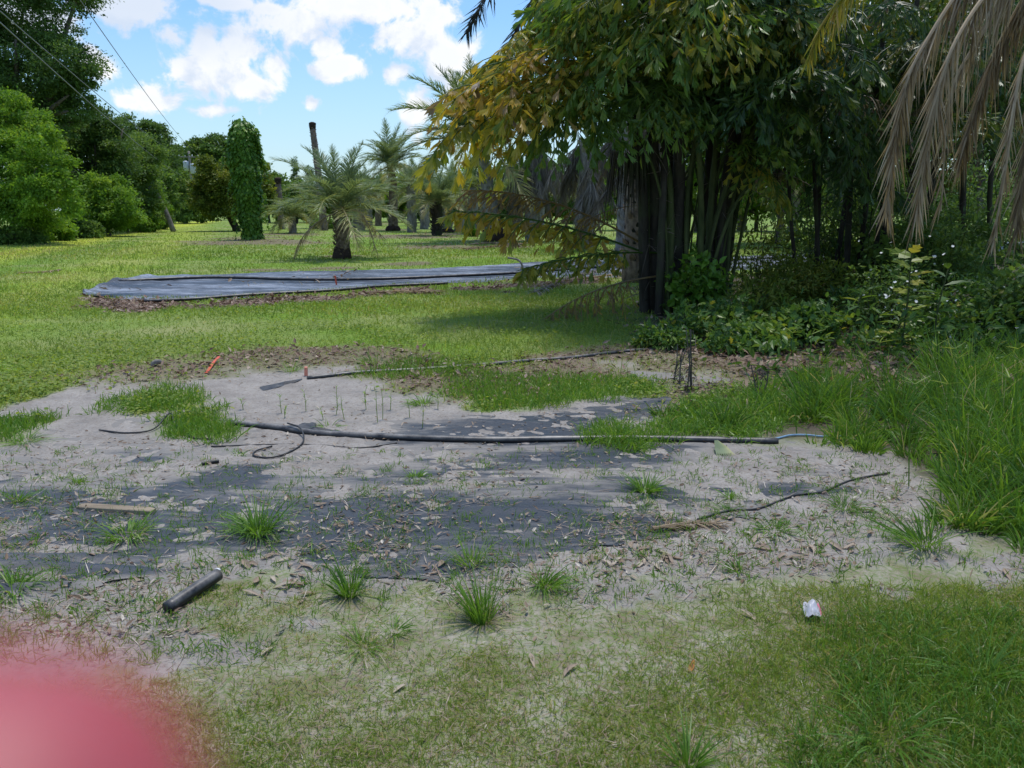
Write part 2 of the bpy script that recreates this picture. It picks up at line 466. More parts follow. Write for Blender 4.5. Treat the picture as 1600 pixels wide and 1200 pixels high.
def zones(p):
    x, y = p[:, 0], p[:, 1]
    b = sdist(p, BED) + fbm(x, y, .5, 4, 2) * .28 + (fbm(x, y, .22, 4, 22) * .55 - .10) * sstep(4.4, 3.2, y)
    bed = sstep(-.10, .12, b)
    for q in BEDPATCH:
        bed = bed * (1 - .85 * sstep(-.10, .12, sdist(p, q) + fbm(x, y, .3, 3, 4) * .2))
    mul = sstep(-.1, .3, sdist(p, MULCH) + fbm(x, y, .7, 4, 3) * 1.0 - .15)
    edge = sstep(.9, .25, np.abs(b - .25) + fbm(x, y, .5, 4, 23) * .5) * sstep(5.6, 7., y + .25 * x)
    for c, r in RINGS:
        mul = np.maximum(mul, sstep(.1, -.35, np.hypot((x - c[0]) / r, (y - c[1]) / (r * 1.0)) - 1 + fbm(x, y, .9, 3, 8) * .35) * .8)
    fg = sstep(5.9, 5.2, y - .5 * np.clip(x - 1, 0, 2)) * (1 - bed)
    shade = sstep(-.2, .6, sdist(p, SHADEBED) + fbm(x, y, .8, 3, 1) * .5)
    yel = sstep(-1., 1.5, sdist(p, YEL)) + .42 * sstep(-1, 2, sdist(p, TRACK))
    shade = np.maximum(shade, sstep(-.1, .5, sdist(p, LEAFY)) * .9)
    bed = bed * (1 - .75 * edge); mul = np.maximum(mul, edge * .8)
    return bed, mul, fg, shade, np.clip(yel, 0, 1)


na = 640
ang = np.concatenate([np.linspace(-180, -52, 60, endpoint=False), np.linspace(-52, 52, na, endpoint=False), np.linspace(52, 180, 60, endpoint=False)])
ang = np.radians(ang)
rr = np.concatenate([np.linspace(.05, 1.2, 12, endpoint=False), np.geomspace(1.2, 32, 720, endpoint=False), np.geomspace(32, 1500, 110)])
A_, R_ = np.meshgrid(ang, rr)
gx = (R_ * np.sin(A_)).ravel(); gy = (R_ * np.cos(A_)).ravel()
gp = np.stack([gx, gy], -1)
bed, mul, fg, shd, yel = zones(gp)
gz0 = zbase(gx, gy)
near = R_.ravel() < 16
cov = np.full(len(gx), -1.); cov[near] = cover(gp[near])
inext = np.zeros(len(gx)); inext[near] = sstep(-.05, .25, sdist(gp[near], CLOTHEXT) + fbm(gx[near], gy[near], .4, 4, 21) * .25)
wr = np.zeros(len(gx))
wr[near] = .030 * np.clip(1 - 4 * np.abs(fbm(gx[near] * .10 + gy[near] * .06, gy[near], .30, 2, 25)), 0, 1) ** 2 * sstep(-.1, .3, fbm(gx[near] * .4, gy[near], .8, 2, 26)) + .012 * np.abs(fbm(gx[near] * .16 + gy[near] * .1, gy[near], .12, 3, 14)) + .004 * fbm(gx[near], gy[near], .10, 2, 15)
nr = len(ang)
sandz = np.where(near, .010 * fbm(gx, gy, .20, 4, 7) + .006 * fbm(gx, gy, .055, 2, 17), 0)
gz = gz0 + sandz * bed - .007 * np.clip(cov, -1, 1) * inext * bed
gv = np.stack([gx, gy, gz], -1)
i = np.arange(len(rr) - 1)[:, None] * nr + np.arange(nr)
j = np.arange(len(rr) - 1)[:, None] * nr + (np.arange(nr) + 1) % nr
gq = np.stack([i, j, j + nr, i + nr], -1).reshape(-1, 4)[:, ::-1]

m, nt = newmat('ground soil')
p_ = gpos(nt)
at = lambda n: nd(nt, 'ShaderNodeAttribute', attribute_name=n).outputs['Fac']
nA = noise(nt, p_, 3.5, 8., .65); nB = noise(nt, p_, 42., 6., .7); nC = noise(nt, p_, 260., 3., .6); nD = noise(nt, p_, .35, 5., .6)
sand = mixc(nt, ramp(nt, nA, [(.35, (0, 0, 0)), (.62, (1, 1, 1))]), tuple(x * .74 for x in SANDC), tuple(x * 1.12 for x in SANDC))
sand = mixc(nt, ramp(nt, nB, [(.50, (0, 0, 0)), (.74, (1, 1, 1))]), sand, (.17, .135, .11, 1))
sand = mixc(nt, mth(nt, 'MULTIPLY', nC, .35), sand, (.25, .21, .18, 1))
mulc = mixc(nt, ramp(nt, nB, [(.35, (0, 0, 0)), (.65, (1, 1, 1))]), (.10, .062, .045, 1), (.27, .205, .16, 1))
grs = mixc(nt, ramp(nt, nB, [(.38, (0, 0, 0)), (.62, (1, 1, 1))]), (.105, .19, .024, 1), (.20, .32, .04, 1))
grs = mixc(nt, ramp(nt, nD, [(.42, (0, 0, 0)), (.65, (1, 1, 1))]), grs, (.27, .29, .11, 1))
grs = mixc(nt, at('yellow'), grs, (.38, .43, .05, 1))
fgs = mixc(nt, ramp(nt, nA, [(.40, (0, 0, 0)), (.60, (1, 1, 1))]), (.24, .20, .13, 1), (.40, .36, .29, 1))
fgs = mixc(nt, ramp(nt, nB, [(.42, (0, 0, 0)), (.66, (1, 1, 1))]), fgs, (.14, .21, .05, 1))
c = mixc(nt, at('fore'), grs, fgs)
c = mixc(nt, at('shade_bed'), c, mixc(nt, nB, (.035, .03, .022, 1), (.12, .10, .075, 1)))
c = mixc(nt, at('bed'), c, sand)
c = mixc(nt, at('mulch'), c, mulc)
hb = mth(nt, 'ADD', mth(nt, 'MULTIPLY', nB, .8), mth(nt, 'MULTIPLY', nC, .35))
bp = nd(nt, 'ShaderNodeBump', {'Height': hb, 'Strength': .75, 'Distance': .02})
b = nd(nt, 'ShaderNodeBsdfPrincipled', {'Base Color': c, 'Roughness': .95, 'Normal': bp.outputs[0], 'Specular IOR Level': .15})
out(nt, b.outputs[0]); M['ground'] = m

mb = MB(); mb.add(gv, [gq]); me = mb.mesh('ground', M['ground'], True)
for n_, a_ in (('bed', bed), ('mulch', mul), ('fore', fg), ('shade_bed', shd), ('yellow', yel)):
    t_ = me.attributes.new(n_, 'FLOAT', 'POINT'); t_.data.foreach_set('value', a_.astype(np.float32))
tag(link('ground', me), kind='structure')

# the near weed cloth lies under drifted sand and shows where the sand is thin
fz = gz0 + (wr + .0005) * 1.0 - .004
keep = (inext > .6) & (bed > .5) & (cov > -1.2)
kf = keep[gq].all(1)
used = np.unique(gq[kf]); remap = np.full(len(gx), -1); remap[used] = np.arange(len(used))
mb = MB(); mb.add(np.stack([gx, gy, fz], -1)[used], [remap[gq[kf]]])
wc = obj('weed_cloth', mb, M['fabric'], smooth=True)
t_ = wc.data.attributes.new('dust', 'FLOAT', 'POINT'); t_.data.foreach_set('value', sstep(.62, -.12, cov[used]).astype(np.float32))
tag(wc, 'torn black weed cloth half buried in grey sand in the foreground', 'weed cloth')


def gh(x, y):
    """height of the ground at points"""
    x = np.atleast_1d(np.asarray(x, float)); y = np.atleast_1d(np.asarray(y, float))
    return zbase(x, y)


def GZ(px, py, dz=0.):
    g = G(px, py)
    return np.array([g[0], g[1], gh(g[0], g[1])[0] + dz])


# far weed cloth: a strip with a black pipe on it
def far_cloth():
    n = 520; k = 26
    xs = np.linspace(130, 1790, n)
    top = np.interp(xs, [130, 175, 225, 330, 470, 700, 960, 1250, 1600, 1800], [462, 447, 437, 430, 425, 419, 406, 396, 376, 366])
    bot = np.interp(xs, [130, 150, 190, 320, 440, 560, 660, 800, 900, 1000, 1250, 1600, 1800], [463, 466, 468, 469, 461, 453, 447, 438, 435, 433, 417, 393, 379])
    gt = G(xs, top); gb = G(xs, bot)
    t = np.linspace(0, 1, k)[:, None, None]
    g = gt[None] * (1 - t) + gb[None] * t
    x, y = g[..., 0], g[..., 1]
    e = .42 * fbm(x.ravel(), y.ravel(), 1.1, 4, 31).reshape(x.shape)
    y = y + e * ((t[..., 0] < .06) | (t[..., 0] > .94))
    z = gh(x.ravel(), y.ravel()).reshape(x.shape) + .02 + .026 * np.abs(fbm(x.ravel() * .3, y.ravel(), .55, 4, 33)).reshape(x.shape)
    left = sstep(330, 180, xs)[None] * np.exp(-((t[..., 0]) / .35) ** 2)
    z = z + left * (.05 + .13 * np.abs(fbm((x * 1.2).ravel(), (y * .6).ravel(), .45, 3, 34)).reshape(x.shape))
    ed = np.minimum(t[..., 0], 1 - t[..., 0])
    z = np.where(ed < .01, z - .025, z)
    v = np.stack([x, y, z], -1).reshape(-1, 3)
    i = np.arange(k - 1)[:, None] * n + np.arange(n - 1)
    q = np.stack([i, i + 1, i + n + 1, i + n], -1).reshape(-1, 4)[:, ::-1]
    mb = MB(); mb.add(v, [q])
    tag(obj('weed_cloth', mb, M['fabricfar'], smooth=True), 'long shiny blue black weed cloth strip across the lawn behind the mulch', 'weed cloth')


far_cloth()


def pipe(name, label, cat, px, r, mat, dz=None, n=60, sides=10, jit=0., taper=None):
    c = np.array([GZ(a, b) for a, b in px])
    c[:, 2] += (r if dz is None else np.asarray(dz))
    p = curve(c, n)
    mb = MB(); tube(mb, p, r if taper is None else np.linspace(r, taper, n), sides, jitter=jit)
    return tag(obj(name, mb, mat, smooth=True, base=tuple(c[0])), label, cat)


pipe('irrigation_pipe', 'thick black irrigation pipe lying across the sand in the middle of the bed', 'pipe',
     [(360, 663), (430, 670), (500, 679), (580, 684), (680, 689), (780, 691), (880, 690), (980, 690), (1080, 691), (1215, 694)], .026, M['pipe'], .013, jit=.06)
pipe('irrigation_pipe', 'long black irrigation pipe along the back edge of the sand under the grass', 'pipe',
     [(480, 592), (560, 584), (640, 580), (740, 573), (830, 565), (900, 560), (980, 550), (1060, 545)], .023, M['pipe'], .010, jit=.06)
pipe('irrigation_pipe', 'thin black pipe running along the middle of the far weed cloth strip', 'pipe',
     [(180, 447), (330, 440), (470, 442), (600, 442), (720, 437), (830, 431), (960, 421), (1150, 410), (1400, 396), (1700, 378)], .035, M['pipe'], .075)
pipe('irrigation_pipe', 'black pipe along the near edge of the far weed cloth beside mulch', 'pipe',
     [(225, 475), (300, 472), (400, 465), (520, 459), (600, 452), (700, 447)], .03, M['pipe'], .05)
pipe('drip_hose', 'thin black drip hose looped on the sand below the thick pipe', 'hose',
     [(330, 698), (430, 694), (500, 695), (560, 700), (620, 693)], .0055, M['hose'], .004)
pipe('drip_hose', 'thin black hose ring standing out of the sand against the thick pipe', 'hose',
     [(425, 698), (400, 706), (398, 714), (425, 716), (455, 706), (474, 692), (470, 678), (450, 672)], .006, M['hose'], [.01, .01, .01, .01, .01, .02, .05, .06])
pipe('drip_hose', 'black drip hose bent up beside the grass patch left of the pipe', 'hose',
     [(155, 672), (200, 676), (240, 672), (266, 656), (275, 666), (300, 684), (330, 687)], .006, M['hose'], [.01, .01, .02, .06, .02, .01, .01])
pipe('drip_hose', 'short black hose offcut lying on bare sand at left', 'hose', [(316, 728), (330, 725), (342, 723)], .012, M['hose'], .012)
pipe('blue_cord', 'pale blue cord beside the tall grass at the right end of the pipe', 'cord',
     [(1195, 692), (1215, 688), (1235, 683), (1260, 682), (1290, 684), (1345, 682)], .007, M['blue'], .012)
pipe('drip_hose', 'faint black drip hose trailing from the sand up into the tall grass', 'hose',
     [(1090, 812), (1140, 798), (1185, 795), (1240, 776), (1285, 770), (1330, 752), (1390, 740)], .006, M['hose'], .006)

# crumpled cloth edge behind the thick pipe and scrap at the back
for lab, pts in (('crumpled black weed cloth scrap beside the back pipe near the orange tape', [(405, 604), (440, 597), (472, 592), (462, 597), (432, 606), (412, 610)]),
                 ('dark fold of weed cloth tucked behind the thick pipe', [(440, 665), (490, 660), (500, 672), (560, 678), (520, 680), (445, 672)])):
    pg = GP(pts); c0 = pg.mean(0)
    mb = MB()
    n = 14
    ring = curve(np.concatenate([np.c_[pg, np.zeros(len(pg))], np.c_[pg[:1], [0]]]), 48)[:-1, :2]
    vs = []
    for k in range(6):
        s = k / 5
        q = c0 + (ring - c0) * (1 - s * .98)
        z = gh(q[:, 0], q[:, 1]) + .004 + .05 * np.abs(fbm(q[:, 0], q[:, 1], .14, 3, 41)) * (.2 + s)
        vs.append(np.c_[q, z])
    v = np.concatenate(vs); L_ = len(ring)
    i = np.arange(5)[:, None] * L_ + np.arange(L_); j = np.arange(5)[:, None] * L_ + (np.arange(L_) + 1) % L_
    mb.add(v, [np.stack([i, j, j + L_, i + L_], -1).reshape(-1, 4)])
    tag(obj('cloth_scrap', mb, M['hose'], smooth=True, base=(c0[0], c0[1], 0)), lab, 'weed cloth')

# ------------------------------------------------------------------ small things on the sand
def box_mb(mb, o, ax, ay, az, tint=.5, bev=.12):
    """bevelled block from an origin corner and three edge vectors"""
    o, ax, ay, az = (np.asarray(k, float) for k in (o, ax, ay, az))
    s = [bev, 1 - bev]
    pts = []
    for t, e in ((0, 1), (.08, 0), (.92, 0), (1, 1)):
        q = [(s[0], s[0]), (s[1], s[0]), (s[1], s[1]), (s[0], s[1])] if e else None
        ring = [(0, bev), (bev, 0), (1 - bev, 0), (1, bev), (1, 1 - bev), (1 - bev, 1), (bev, 1), (0, 1 - bev)]
        if e: ring = [(bev + (1 - 2 * bev) * a, bev + (1 - 2 * bev) * b) for a, b in ring]
        pts += [o + ax * t + ay * a + az * b for a, b in ring]
    f = []
    for k in range(3):
        for a in range(8):
            b = (a + 1) % 8
            f.append([k * 8 + a, k * 8 + b, k * 8 + 8 + b, k * 8 + 8 + a])
    mb.add(np.array(pts), [np.array(f), np.array([[7, 6, 5, 4, 3, 2, 1, 0]]), np.array([[24, 25, 26, 27, 28, 29, 30, 31]])], tint)


a, b = GZ(118, 800), GZ(236, 806)
d = b - a; w = np.array([-d[1], d[0], 0]); w = w / np.linalg.norm(w) * .07
mb = MB(); box_mb(mb, a - [0, 0, .016], d, w * .8, (0, .004, .038))
tag(obj('plank', mb, M['plank'], base=tuple(a)), 'short weathered wooden plank lying on the sand behind a grass tuft', 'plank')

# black pipe stub with a white end, in the foreground
a, b = GZ(342, 912, .045), GZ(262, 958, .02)
t = thing('pipe_stub', 'black pipe stub with a white end beside dry leaves in the foreground', 'pipe', tuple(a))
mb = MB(); tube(mb, np.linspace(a, b, 12), .028, 14); obj('tube', mb, M['pipe'], t, True)
d = unit(b - a); th = np.linspace(-1.9, .5, 12)
A_1 = unit(np.cross(d, [0, 0, 1.])); B_1 = np.cross(A_1, d)
mb = MB(); tube(mb, a - d * .004 + np.outer(np.cos(th + 1.6), A_1) * .023 + np.outer(np.sin(th + 1.6), B_1) * .023, .006, 6); obj('end_rim', mb, M['white'], t, True)

# orange tape and stakes
def ribbon(name, label, cat, pts, w, mat, dz):
    c = np.array([GZ(*p) for p in pts]); c[:, 2] += dz
    p = curve(c, 14); T = unit(np.gradient(p, axis=0)); W_ = unit(np.cross(T, [0, 0, 1.])) * w / 2
    top = np.stack([p - W_, p + W_], 1).reshape(-1, 3); low = top - np.array([0, 0, .004])
    mb = MB(); n = 14
    i = np.arange(n - 1) * 2
    q = np.stack([i, i + 1, i + 3, i + 2], -1)
    m_ = 2 * n
    mb.add(np.concatenate([top, low]), [q, q[:, ::-1] + m_, np.stack([i, i + 2, i + 2 + m_, i + m_], -1), np.stack([i + 1, i + 1 + m_, i + 3 + m_, i + 3], -1)])
    return tag(obj(name, mb, mat, base=tuple(c[0])), label, cat)


ribbon('marking_tape', 'bright orange tape strip lying on brown litter at the back of the sand', 'tape', [(322, 583), (328, 577), (334, 571), (343, 564)], .03, M['orange'], [.010, .02, .035, .05])
for lab, px, py, h, mt, tilt in (('short salmon pink stake standing by the back pipe', 478, 586, .09, 'pinkstake', .05), ('small red stake standing on the far weed cloth edge', 526, 447, .22, 'orange', -.1)):
    a = GZ(px, py); mb = MB(); tube(mb, [a, a + [tilt * h, 0, h * .95], a + [tilt * h, 0, h]], [.018, .018, .012], 8, jitter=.1)
    tag(obj('marker_stake', mb, M[mt], base=tuple(a)), lab, 'stake')
# grey stone by the grass
a = GZ(237, 573); mb = MB()
tube(mb, a + np.array([[0, 0, 0], [.015, .01, .025], [.045, .02, .045], [.08, .03, .05], [.10, .035, .035]]), [.015, .028, .032, .026, .01], 9, jitter=.2)
tag(obj('stone', mb, M['palmgrey'], True and None, True, tuple(a)), 'small pale grey stone at the edge of the bright lawn', 'stone')

# crumpled wrapper
a = GZ(1268, 962); t = thing('wrapper', 'crumpled white and pink wrapper lying in the short foreground grass', 'litter', tuple(a))
u, v_ = np.meshgrid(np.linspace(-1, 1, 14), np.linspace(-1, 1, 14))
hgt = .03 + .035 * (1 - u ** 2) * (1 - v_ ** 2) + .018 * fbm(u.ravel() * 1.3, v_.ravel(), .45, 3, 51).reshape(u.shape)
rad_ = 1 - .15 * np.abs(u * v_)
vv = np.stack([a[0] + u * .036 * rad_ + v_ * .012, a[1] + v_ * .056 * rad_, a[2] + hgt], -1).reshape(-1, 3)
i = np.arange(13)[:, None] * 14 + np.arange(13)
q = np.stack([i, i + 1, i + 15, i + 14], -1).reshape(-1, 4)
pk = (np.abs(u + .5 * v_ - .7) < .28)[:-1, :-1].ravel()
mb = MB(); mb.add(vv, [q[~pk]]); obj('foil', mb, smooth=True, mat=plain('wrapper foil', (.46, .45, .48), .35, .5, .12), parent=t)
mb = MB(); mb.add(vv, [q[pk]]); obj('pink_print', mb, smooth=True, mat=plain('wrapper print', (.62, .16, .22), .4, .5, .2), parent=t)

# a cut green palm leaf scrap at the pipe end
a = GZ(1118, 702); mb = MB(); n = 9
bs = np.tile(a + [0, 0, .06], (n, 1)); an = np.linspace(-.35, .35, n)
dd = unit(np.stack([np.sin(an) + .15, -np.cos(an) * 1.0, np.full(n, -.25)], -1)); strips(mb, bs, dd, np.tile([1., 0, 0.1], (n, 1)), .2, .035, .05, 2, np.linspace(.3, .7, n))
tag(obj('leaf_scrap', mb, M['date'], base=tuple(a)), 'folded grey green palm leaf scrap at the right end of the thick pipe', 'leaf')

# ------------------------------------------------------------------ grass and litter (nobody could count it)
def samp(n, x0, x1, y0, y1):
    return G(rng.uniform(x0, x1, n), rng.uniform(y0, y1, n))


def blades(mb, p, L, W, lean, droop, tint, nseg=2, z=0.):
    n = len(p)
    a = rng.uniform(0, 2 * pi, n)
    ln = np.abs(rng.normal(0, 1, n)) * lean
    d = unit(np.stack([np.cos(a) * ln, np.sin(a) * ln, np.ones(n)], -1))
    b = rng.uniform(0, 2 * pi, n)
    w = unit(np.cross(d, np.stack([np.cos(b), np.sin(b), np.zeros(n)], -1)))
    base = np.stack([p[:, 0], p[:, 1], gh(p[:, 0], p[:, 1]) + z], -1)
    strips(mb, base, d, w, L, W, droop, nseg, tint)


def in_far(p):
    return sdist(p, FARMAT) > .14


# short foreground lawn
p = samp(150000, -150, 1750, 915, 1330)
b_, m_, f_, s_, y_ = zones(p)
den = (1 - b_) * (.22 + .9 * sstep(-.35, .45, fbm(p[:, 0], p[:, 1], .45, 4, 61)) + .55 * sstep(.2, 1.4, p[:, 0]))
k = rng.random(len(p)) < den * .62; p = p[k]
n = len(p); dry = fbm(p[:, 0], p[:, 1], .5, 3, 62)
big = sstep(.3, 1.5, p[:, 0] + .35 * fbm(p[:, 0], p[:, 1], .5, 3, 63))
t_ = np.clip(.50 + .15 * rng.normal(size=n) + np.where(rng.random(n) < .14 + .22 * sstep(.0, .5, dry) - .16 * big, .5, 0), 0, 1)
mb = MB(); blades(mb, p, rng.uniform(.022, .060, n) * (1 + 1.0 * big), rng.uniform(.0024, .0045, n), 1.1, .35, t_, 2)
tag(obj('lawn_grass', mb, M['lawn']), 'short patchy half dry grass across the bottom foreground', 'grass', kind='stuff')

# bright mid lawn and the far lawn
def lawn(n, y0, y1, L, W, tint, dens, lean=.8, droop=.3, x0=-350, x1=1950):
    py = rng.uniform(y0, y1, n); p = G(rng.uniform(x0, x1, n), py); h_ = .22 * (y1 - y0)
    b_, m_, f_, s_, y_ = zones(p)
    k = rng.random(n) < sstep(y0, y0 + h_, py) * (sstep(y1, y1 - h_, py) if y1 < 600 else 1) * np.clip((1 - b_) * (1 - .97 * m_) * (1 - .85 * s_), 0, 1) * dens(p)
    k &= ~in_far(p)
    p = p[k]; y_ = y_[k]; n = len(p)
    t = np.clip(tint + .13 * rng.normal(size=n) + .16 * fbm(p[:, 0], p[:, 1], 1.3, 3, 64) + .26 * fbm(p[:, 0], p[:, 1], 5., 4, 94) + .10 * np.sin((p[:, 0] + .36 * p[:, 1]) * 4.2) * sstep(-3, -6, p[:, 0] + .2 * p[:, 1]) + .24 * y_ + np.where(rng.random(n) < .05, .35, 0), 0, 1)
    mb = MB(); blades(mb, p, rng.uniform(.6, 1.25, n) * L, rng.uniform(.7, 1.3, n) * W, lean, droop, t, 2)
    return mb


one = lambda p: 1.
mb = lawn(135000, 440, 665, .075, .009, .48, lambda p: .55 + .45 * sstep(-.3, .3, fbm(p[:, 0], p[:, 1], .5, 3, 65)), 1.1)
mb.join(lawn(16000, 470, 600, .15, .008, .42, lambda p: sstep(.1, .5, fbm(p[:, 0], p[:, 1], 1.1, 3, 66)), .7))
mb.join(lawn(26000, 470, 640, .20, .008, .40, lambda p: sstep(-.1, .5, 1 - np.hypot((p[:, 0] - .2) / 2.6, (p[:, 1] - 9.6) / 2.2) + .4 * fbm(p[:, 0], p[:, 1], .8, 3, 67)), .7))
p = samp(60000, -300, 1300, 462, 660); zz = zones(p)
k = (rng.random(len(p)) < (1 - zz[0]) * (1 - zz[1]) * (1 - .8 * zz[3]) * sstep(-.2, .35, fbm(p[:, 0], p[:, 1], .9, 3, 95))) & ~in_far(p); p = p[k]; n = len(p)
scatter(mb, OVAL, np.stack([p[:, 0], p[:, 1], gh(p[:, 0], p[:, 1]) + rng.uniform(.015, .07, n)], -1), unit(rdir(n) * [1, 1, .4]), unit(rdir(n) * .5 + [0, 0, 1.]), rng.uniform(.02, .05, n), np.clip(rng.normal(.5, .14, n), 0, .8), 1.5)
tag(obj('lawn_grass', mb, M['lawn']), 'dense bright green lawn band behind the sand', 'grass', kind='stuff')
mb = lawn(140000, 372, 505, .10, .016, .50, one, .9)
mb.join(lawn(100000, 330, 412, .14, .035, .52, one, .9))
mb.join(lawn(9000, 350, 430, .34, .02, .40, lambda p: sstep(.15, .5, fbm(p[:, 0], p[:, 1], 3., 3, 68)) * (p[:, 0] > -8), .5))
mb.join(lawn(26000, 345, 470, .16, .022, .30, lambda p: sstep(.05, .4, fbm(p[:, 0], p[:, 1], 1.7, 3, 98)), .6))
tag(obj('lawn_grass', mb, M['lawn']), 'far mown lawn around the palms and up the lane', 'grass', kind='stuff')

# grass growing in patches inside the sandy bed
p = samp(80000, -50, 1280, 560, 710)
w_ = np.full(len(p), -9.)
for q in BEDPATCH: w_ = np.maximum(w_, sdist(p, q))
k = (rng.random(len(p)) < sstep(-.15, .12, w_ + fbm(p[:, 0], p[:, 1], .25, 3, 69) * .22) * .95)
p = p[k]; n = len(p)
rt = sstep(.9, 1.5, p[:, 0]) * sstep(8., 7.2, p[:, 1])
mb = MB(); blades(mb, p, rng.uniform(.05, .17, n) * (1 + .7 * rt), rng.uniform(.005, .009, n), .75, .35 + .3 * rt, np.clip(.55 + .14 * rng.normal(size=n), 0, 1), 3)
tag(obj('patch_grass', mb, M['tuft']), 'light green creeping grass patches inside the sandy bed', 'grass', kind='stuff')

# sprigs of grass coming up through the sand near the foreground lawn
c = samp(6000, -100, 1650, 700, 1040); k = rng.random(len(c)) < zones(c)[0] * (.03 + .5 * sstep(820, 960, 600 - F * 0 + 0 * c[:, 0] + 330 * (4.6 - c[:, 1]) * .45 + 360)); c = c[k]
q = np.repeat(c, 7, 0) + rng.normal(0, .022, (len(c) * 7, 2)); n = len(q)
mb = MB(); blades(mb, q, rng.uniform(.03, .09, n), rng.uniform(.003, .0055, n), .8, .4, np.clip(rng.normal(.5, .16, n), 0, 1), 3)
tag(obj('sprig_grass', mb, M['tuft']), 'tiny grass sprigs coming up through the sand along the foreground lawn', 'grass', kind='stuff')
# dry straw lying on the foreground lawn
p = samp(3200, -100, 1700, 930, 1300); n = len(p); a = rng.uniform(0, 2 * pi, n); mb = MB()
strips(mb, np.stack([p[:, 0], p[:, 1], gh(p[:, 0], p[:, 1]) + rng.uniform(.006, .022, n)], -1), unit(np.stack([np.cos(a), np.sin(a), rng.normal(.05, .15, n)], -1)),
       np.stack([-np.sin(a), np.cos(a), np.zeros(n)], -1), rng.uniform(.02, .07, n), rng.uniform(.002, .0045, n), .05, 2, np.clip(rng.normal(.42, .22, n), 0, 1))
tag(obj('leaf_litter', mb, M['litter']), 'dry straw lying in the short foreground lawn', 'litter', kind='stuff')

# tall grass on the right
c = samp(2400, 1000, 1850, 565, 880)
c = c[(rng.random(len(c)) < sstep(-.05, .35, sdist(c, LEAFY) + fbm(c[:, 0], c[:, 1], .6, 3, 70) * .3))]
c = c[:420]
mb = MB()
for q in c:
    e = float(sstep(0, 1.2, sdist(q[None], LEAFY))[0]); n = int(rng.integers(30, 130)); h = rng.uniform(.14, .44) * (.5 + .9 * e)
    if fbm(q[0:1], q[1:2], .5, 2, 97)[0] < -.02 - .35 * e: continue
    a = rng.uniform(0, 2 * pi, n); ln = rng.random(n) ** .7 * rng.uniform(.5, 1.0)
    r0 = .07 * np.sqrt(rng.random(n)); g0 = gh(q[0], q[1])[0]
    bs = np.stack([q[0] + np.cos(a) * r0, q[1] + np.sin(a) * r0, np.full(n, g0 - .01)], -1)
    d = unit(np.stack([np.cos(a) * ln, np.sin(a) * ln, np.ones(n)], -1) + rng.normal(0, .12, (n, 3)))
    w = unit(np.cross(d, np.stack([-np.sin(a + rng.normal(0, .9, n)), np.cos(a), np.zeros(n)], -1) + np.array([0, 0, .3])))
    strips(mb, bs, d, w, h * rng.uniform(.5, 1.6, n), rng.uniform(.006, .012, n), rng.uniform(.2, .75, n), 5, np.clip(rng.normal(.42 + rng.normal(0, .15), .13, n) + np.where(rng.random(n) < .07, .5, 0), 0, 1))
tag(obj('tall_grass', mb, M['tuft']), 'thick knee high green grass along the right side under the palms', 'grass', kind='stuff')
# longer rough grass in the lower right corner
p = samp(26000, 1230, 1800, 960, 1330)
k = rng.random(len(p)) < sstep(-.3, .5, (p[:, 0] - 1.15) - .35 * (p[:, 1] - 2.3) + fbm(p[:, 0], p[:, 1], .4, 3, 73) * .6) * .55
p = p[k]; n = len(p)
mb = MB(); blades(mb, p, rng.uniform(.06, .20, n), rng.uniform(.003, .0055, n), .9, .5, np.clip(.34 + .14 * rng.normal(size=n) + np.where(rng.random(n) < .06, .55, 0), 0, 1), 3)
tag(obj('tall_grass', mb, M['tuft']), 'long floppy grass in the lower right corner of the foreground', 'grass', kind='stuff')


def flat_leaves(mb, p, size, tint, tilt=.35, tpl=OVAL, wid=.8, z=.004):
    n = len(p)
    a = rng.uniform(0, 2 * pi, n)
    y = np.stack([np.cos(a), np.sin(a), rng.normal(0, tilt, n)], -1)
    nr = np.stack([rng.normal(0, tilt, n), rng.normal(0, tilt, n), np.ones(n)], -1)
    pos = np.stack([p[:, 0], p[:, 1], gh(p[:, 0], p[:, 1]) + z + np.abs(y[:, 2]) * size * .3], -1)
    scatter(mb, tpl, pos, y, nr, size, tint, wid)


# litter on the sand: chips and straw
p = samp(34000, -150, 1700, 545, 1000)
b_ = zones(p)[0]
cl = sstep(-.35, .6, fbm(p[:, 0], p[:, 1], .7, 4, 74))
k = rng.random(len(p)) < b_ * (.12 + .75 * cl)
p = p[k]; n = len(p)
mb = MB()
h = n // 2
flat_leaves(mb, p[:h], rng.uniform(.012, .05, h), np.clip(rng.normal(.55, .24, h), 0, 1), wid=.7)
h2 = n - h; a = rng.uniform(0, 2 * pi, h2); q = p[h:]
strips(mb, np.stack([q[:, 0], q[:, 1], gh(q[:, 0], q[:, 1]) + .006], -1), unit(np.stack([np.cos(a), np.sin(a) * .7, rng.normal(.05, .1, h2)], -1)),
       np.stack([-np.sin(a), np.cos(a), np.zeros(h2)], -1), rng.uniform(.02, .13, h2), rng.uniform(.002, .006, h2), .05, 2, np.clip(rng.normal(.6, .25, h2), 0, 1))
tag(obj('leaf_litter', mb, M['litter']), 'dry straw and leaf scraps strewn over the sand and weed cloth', 'litter', kind='stuff')
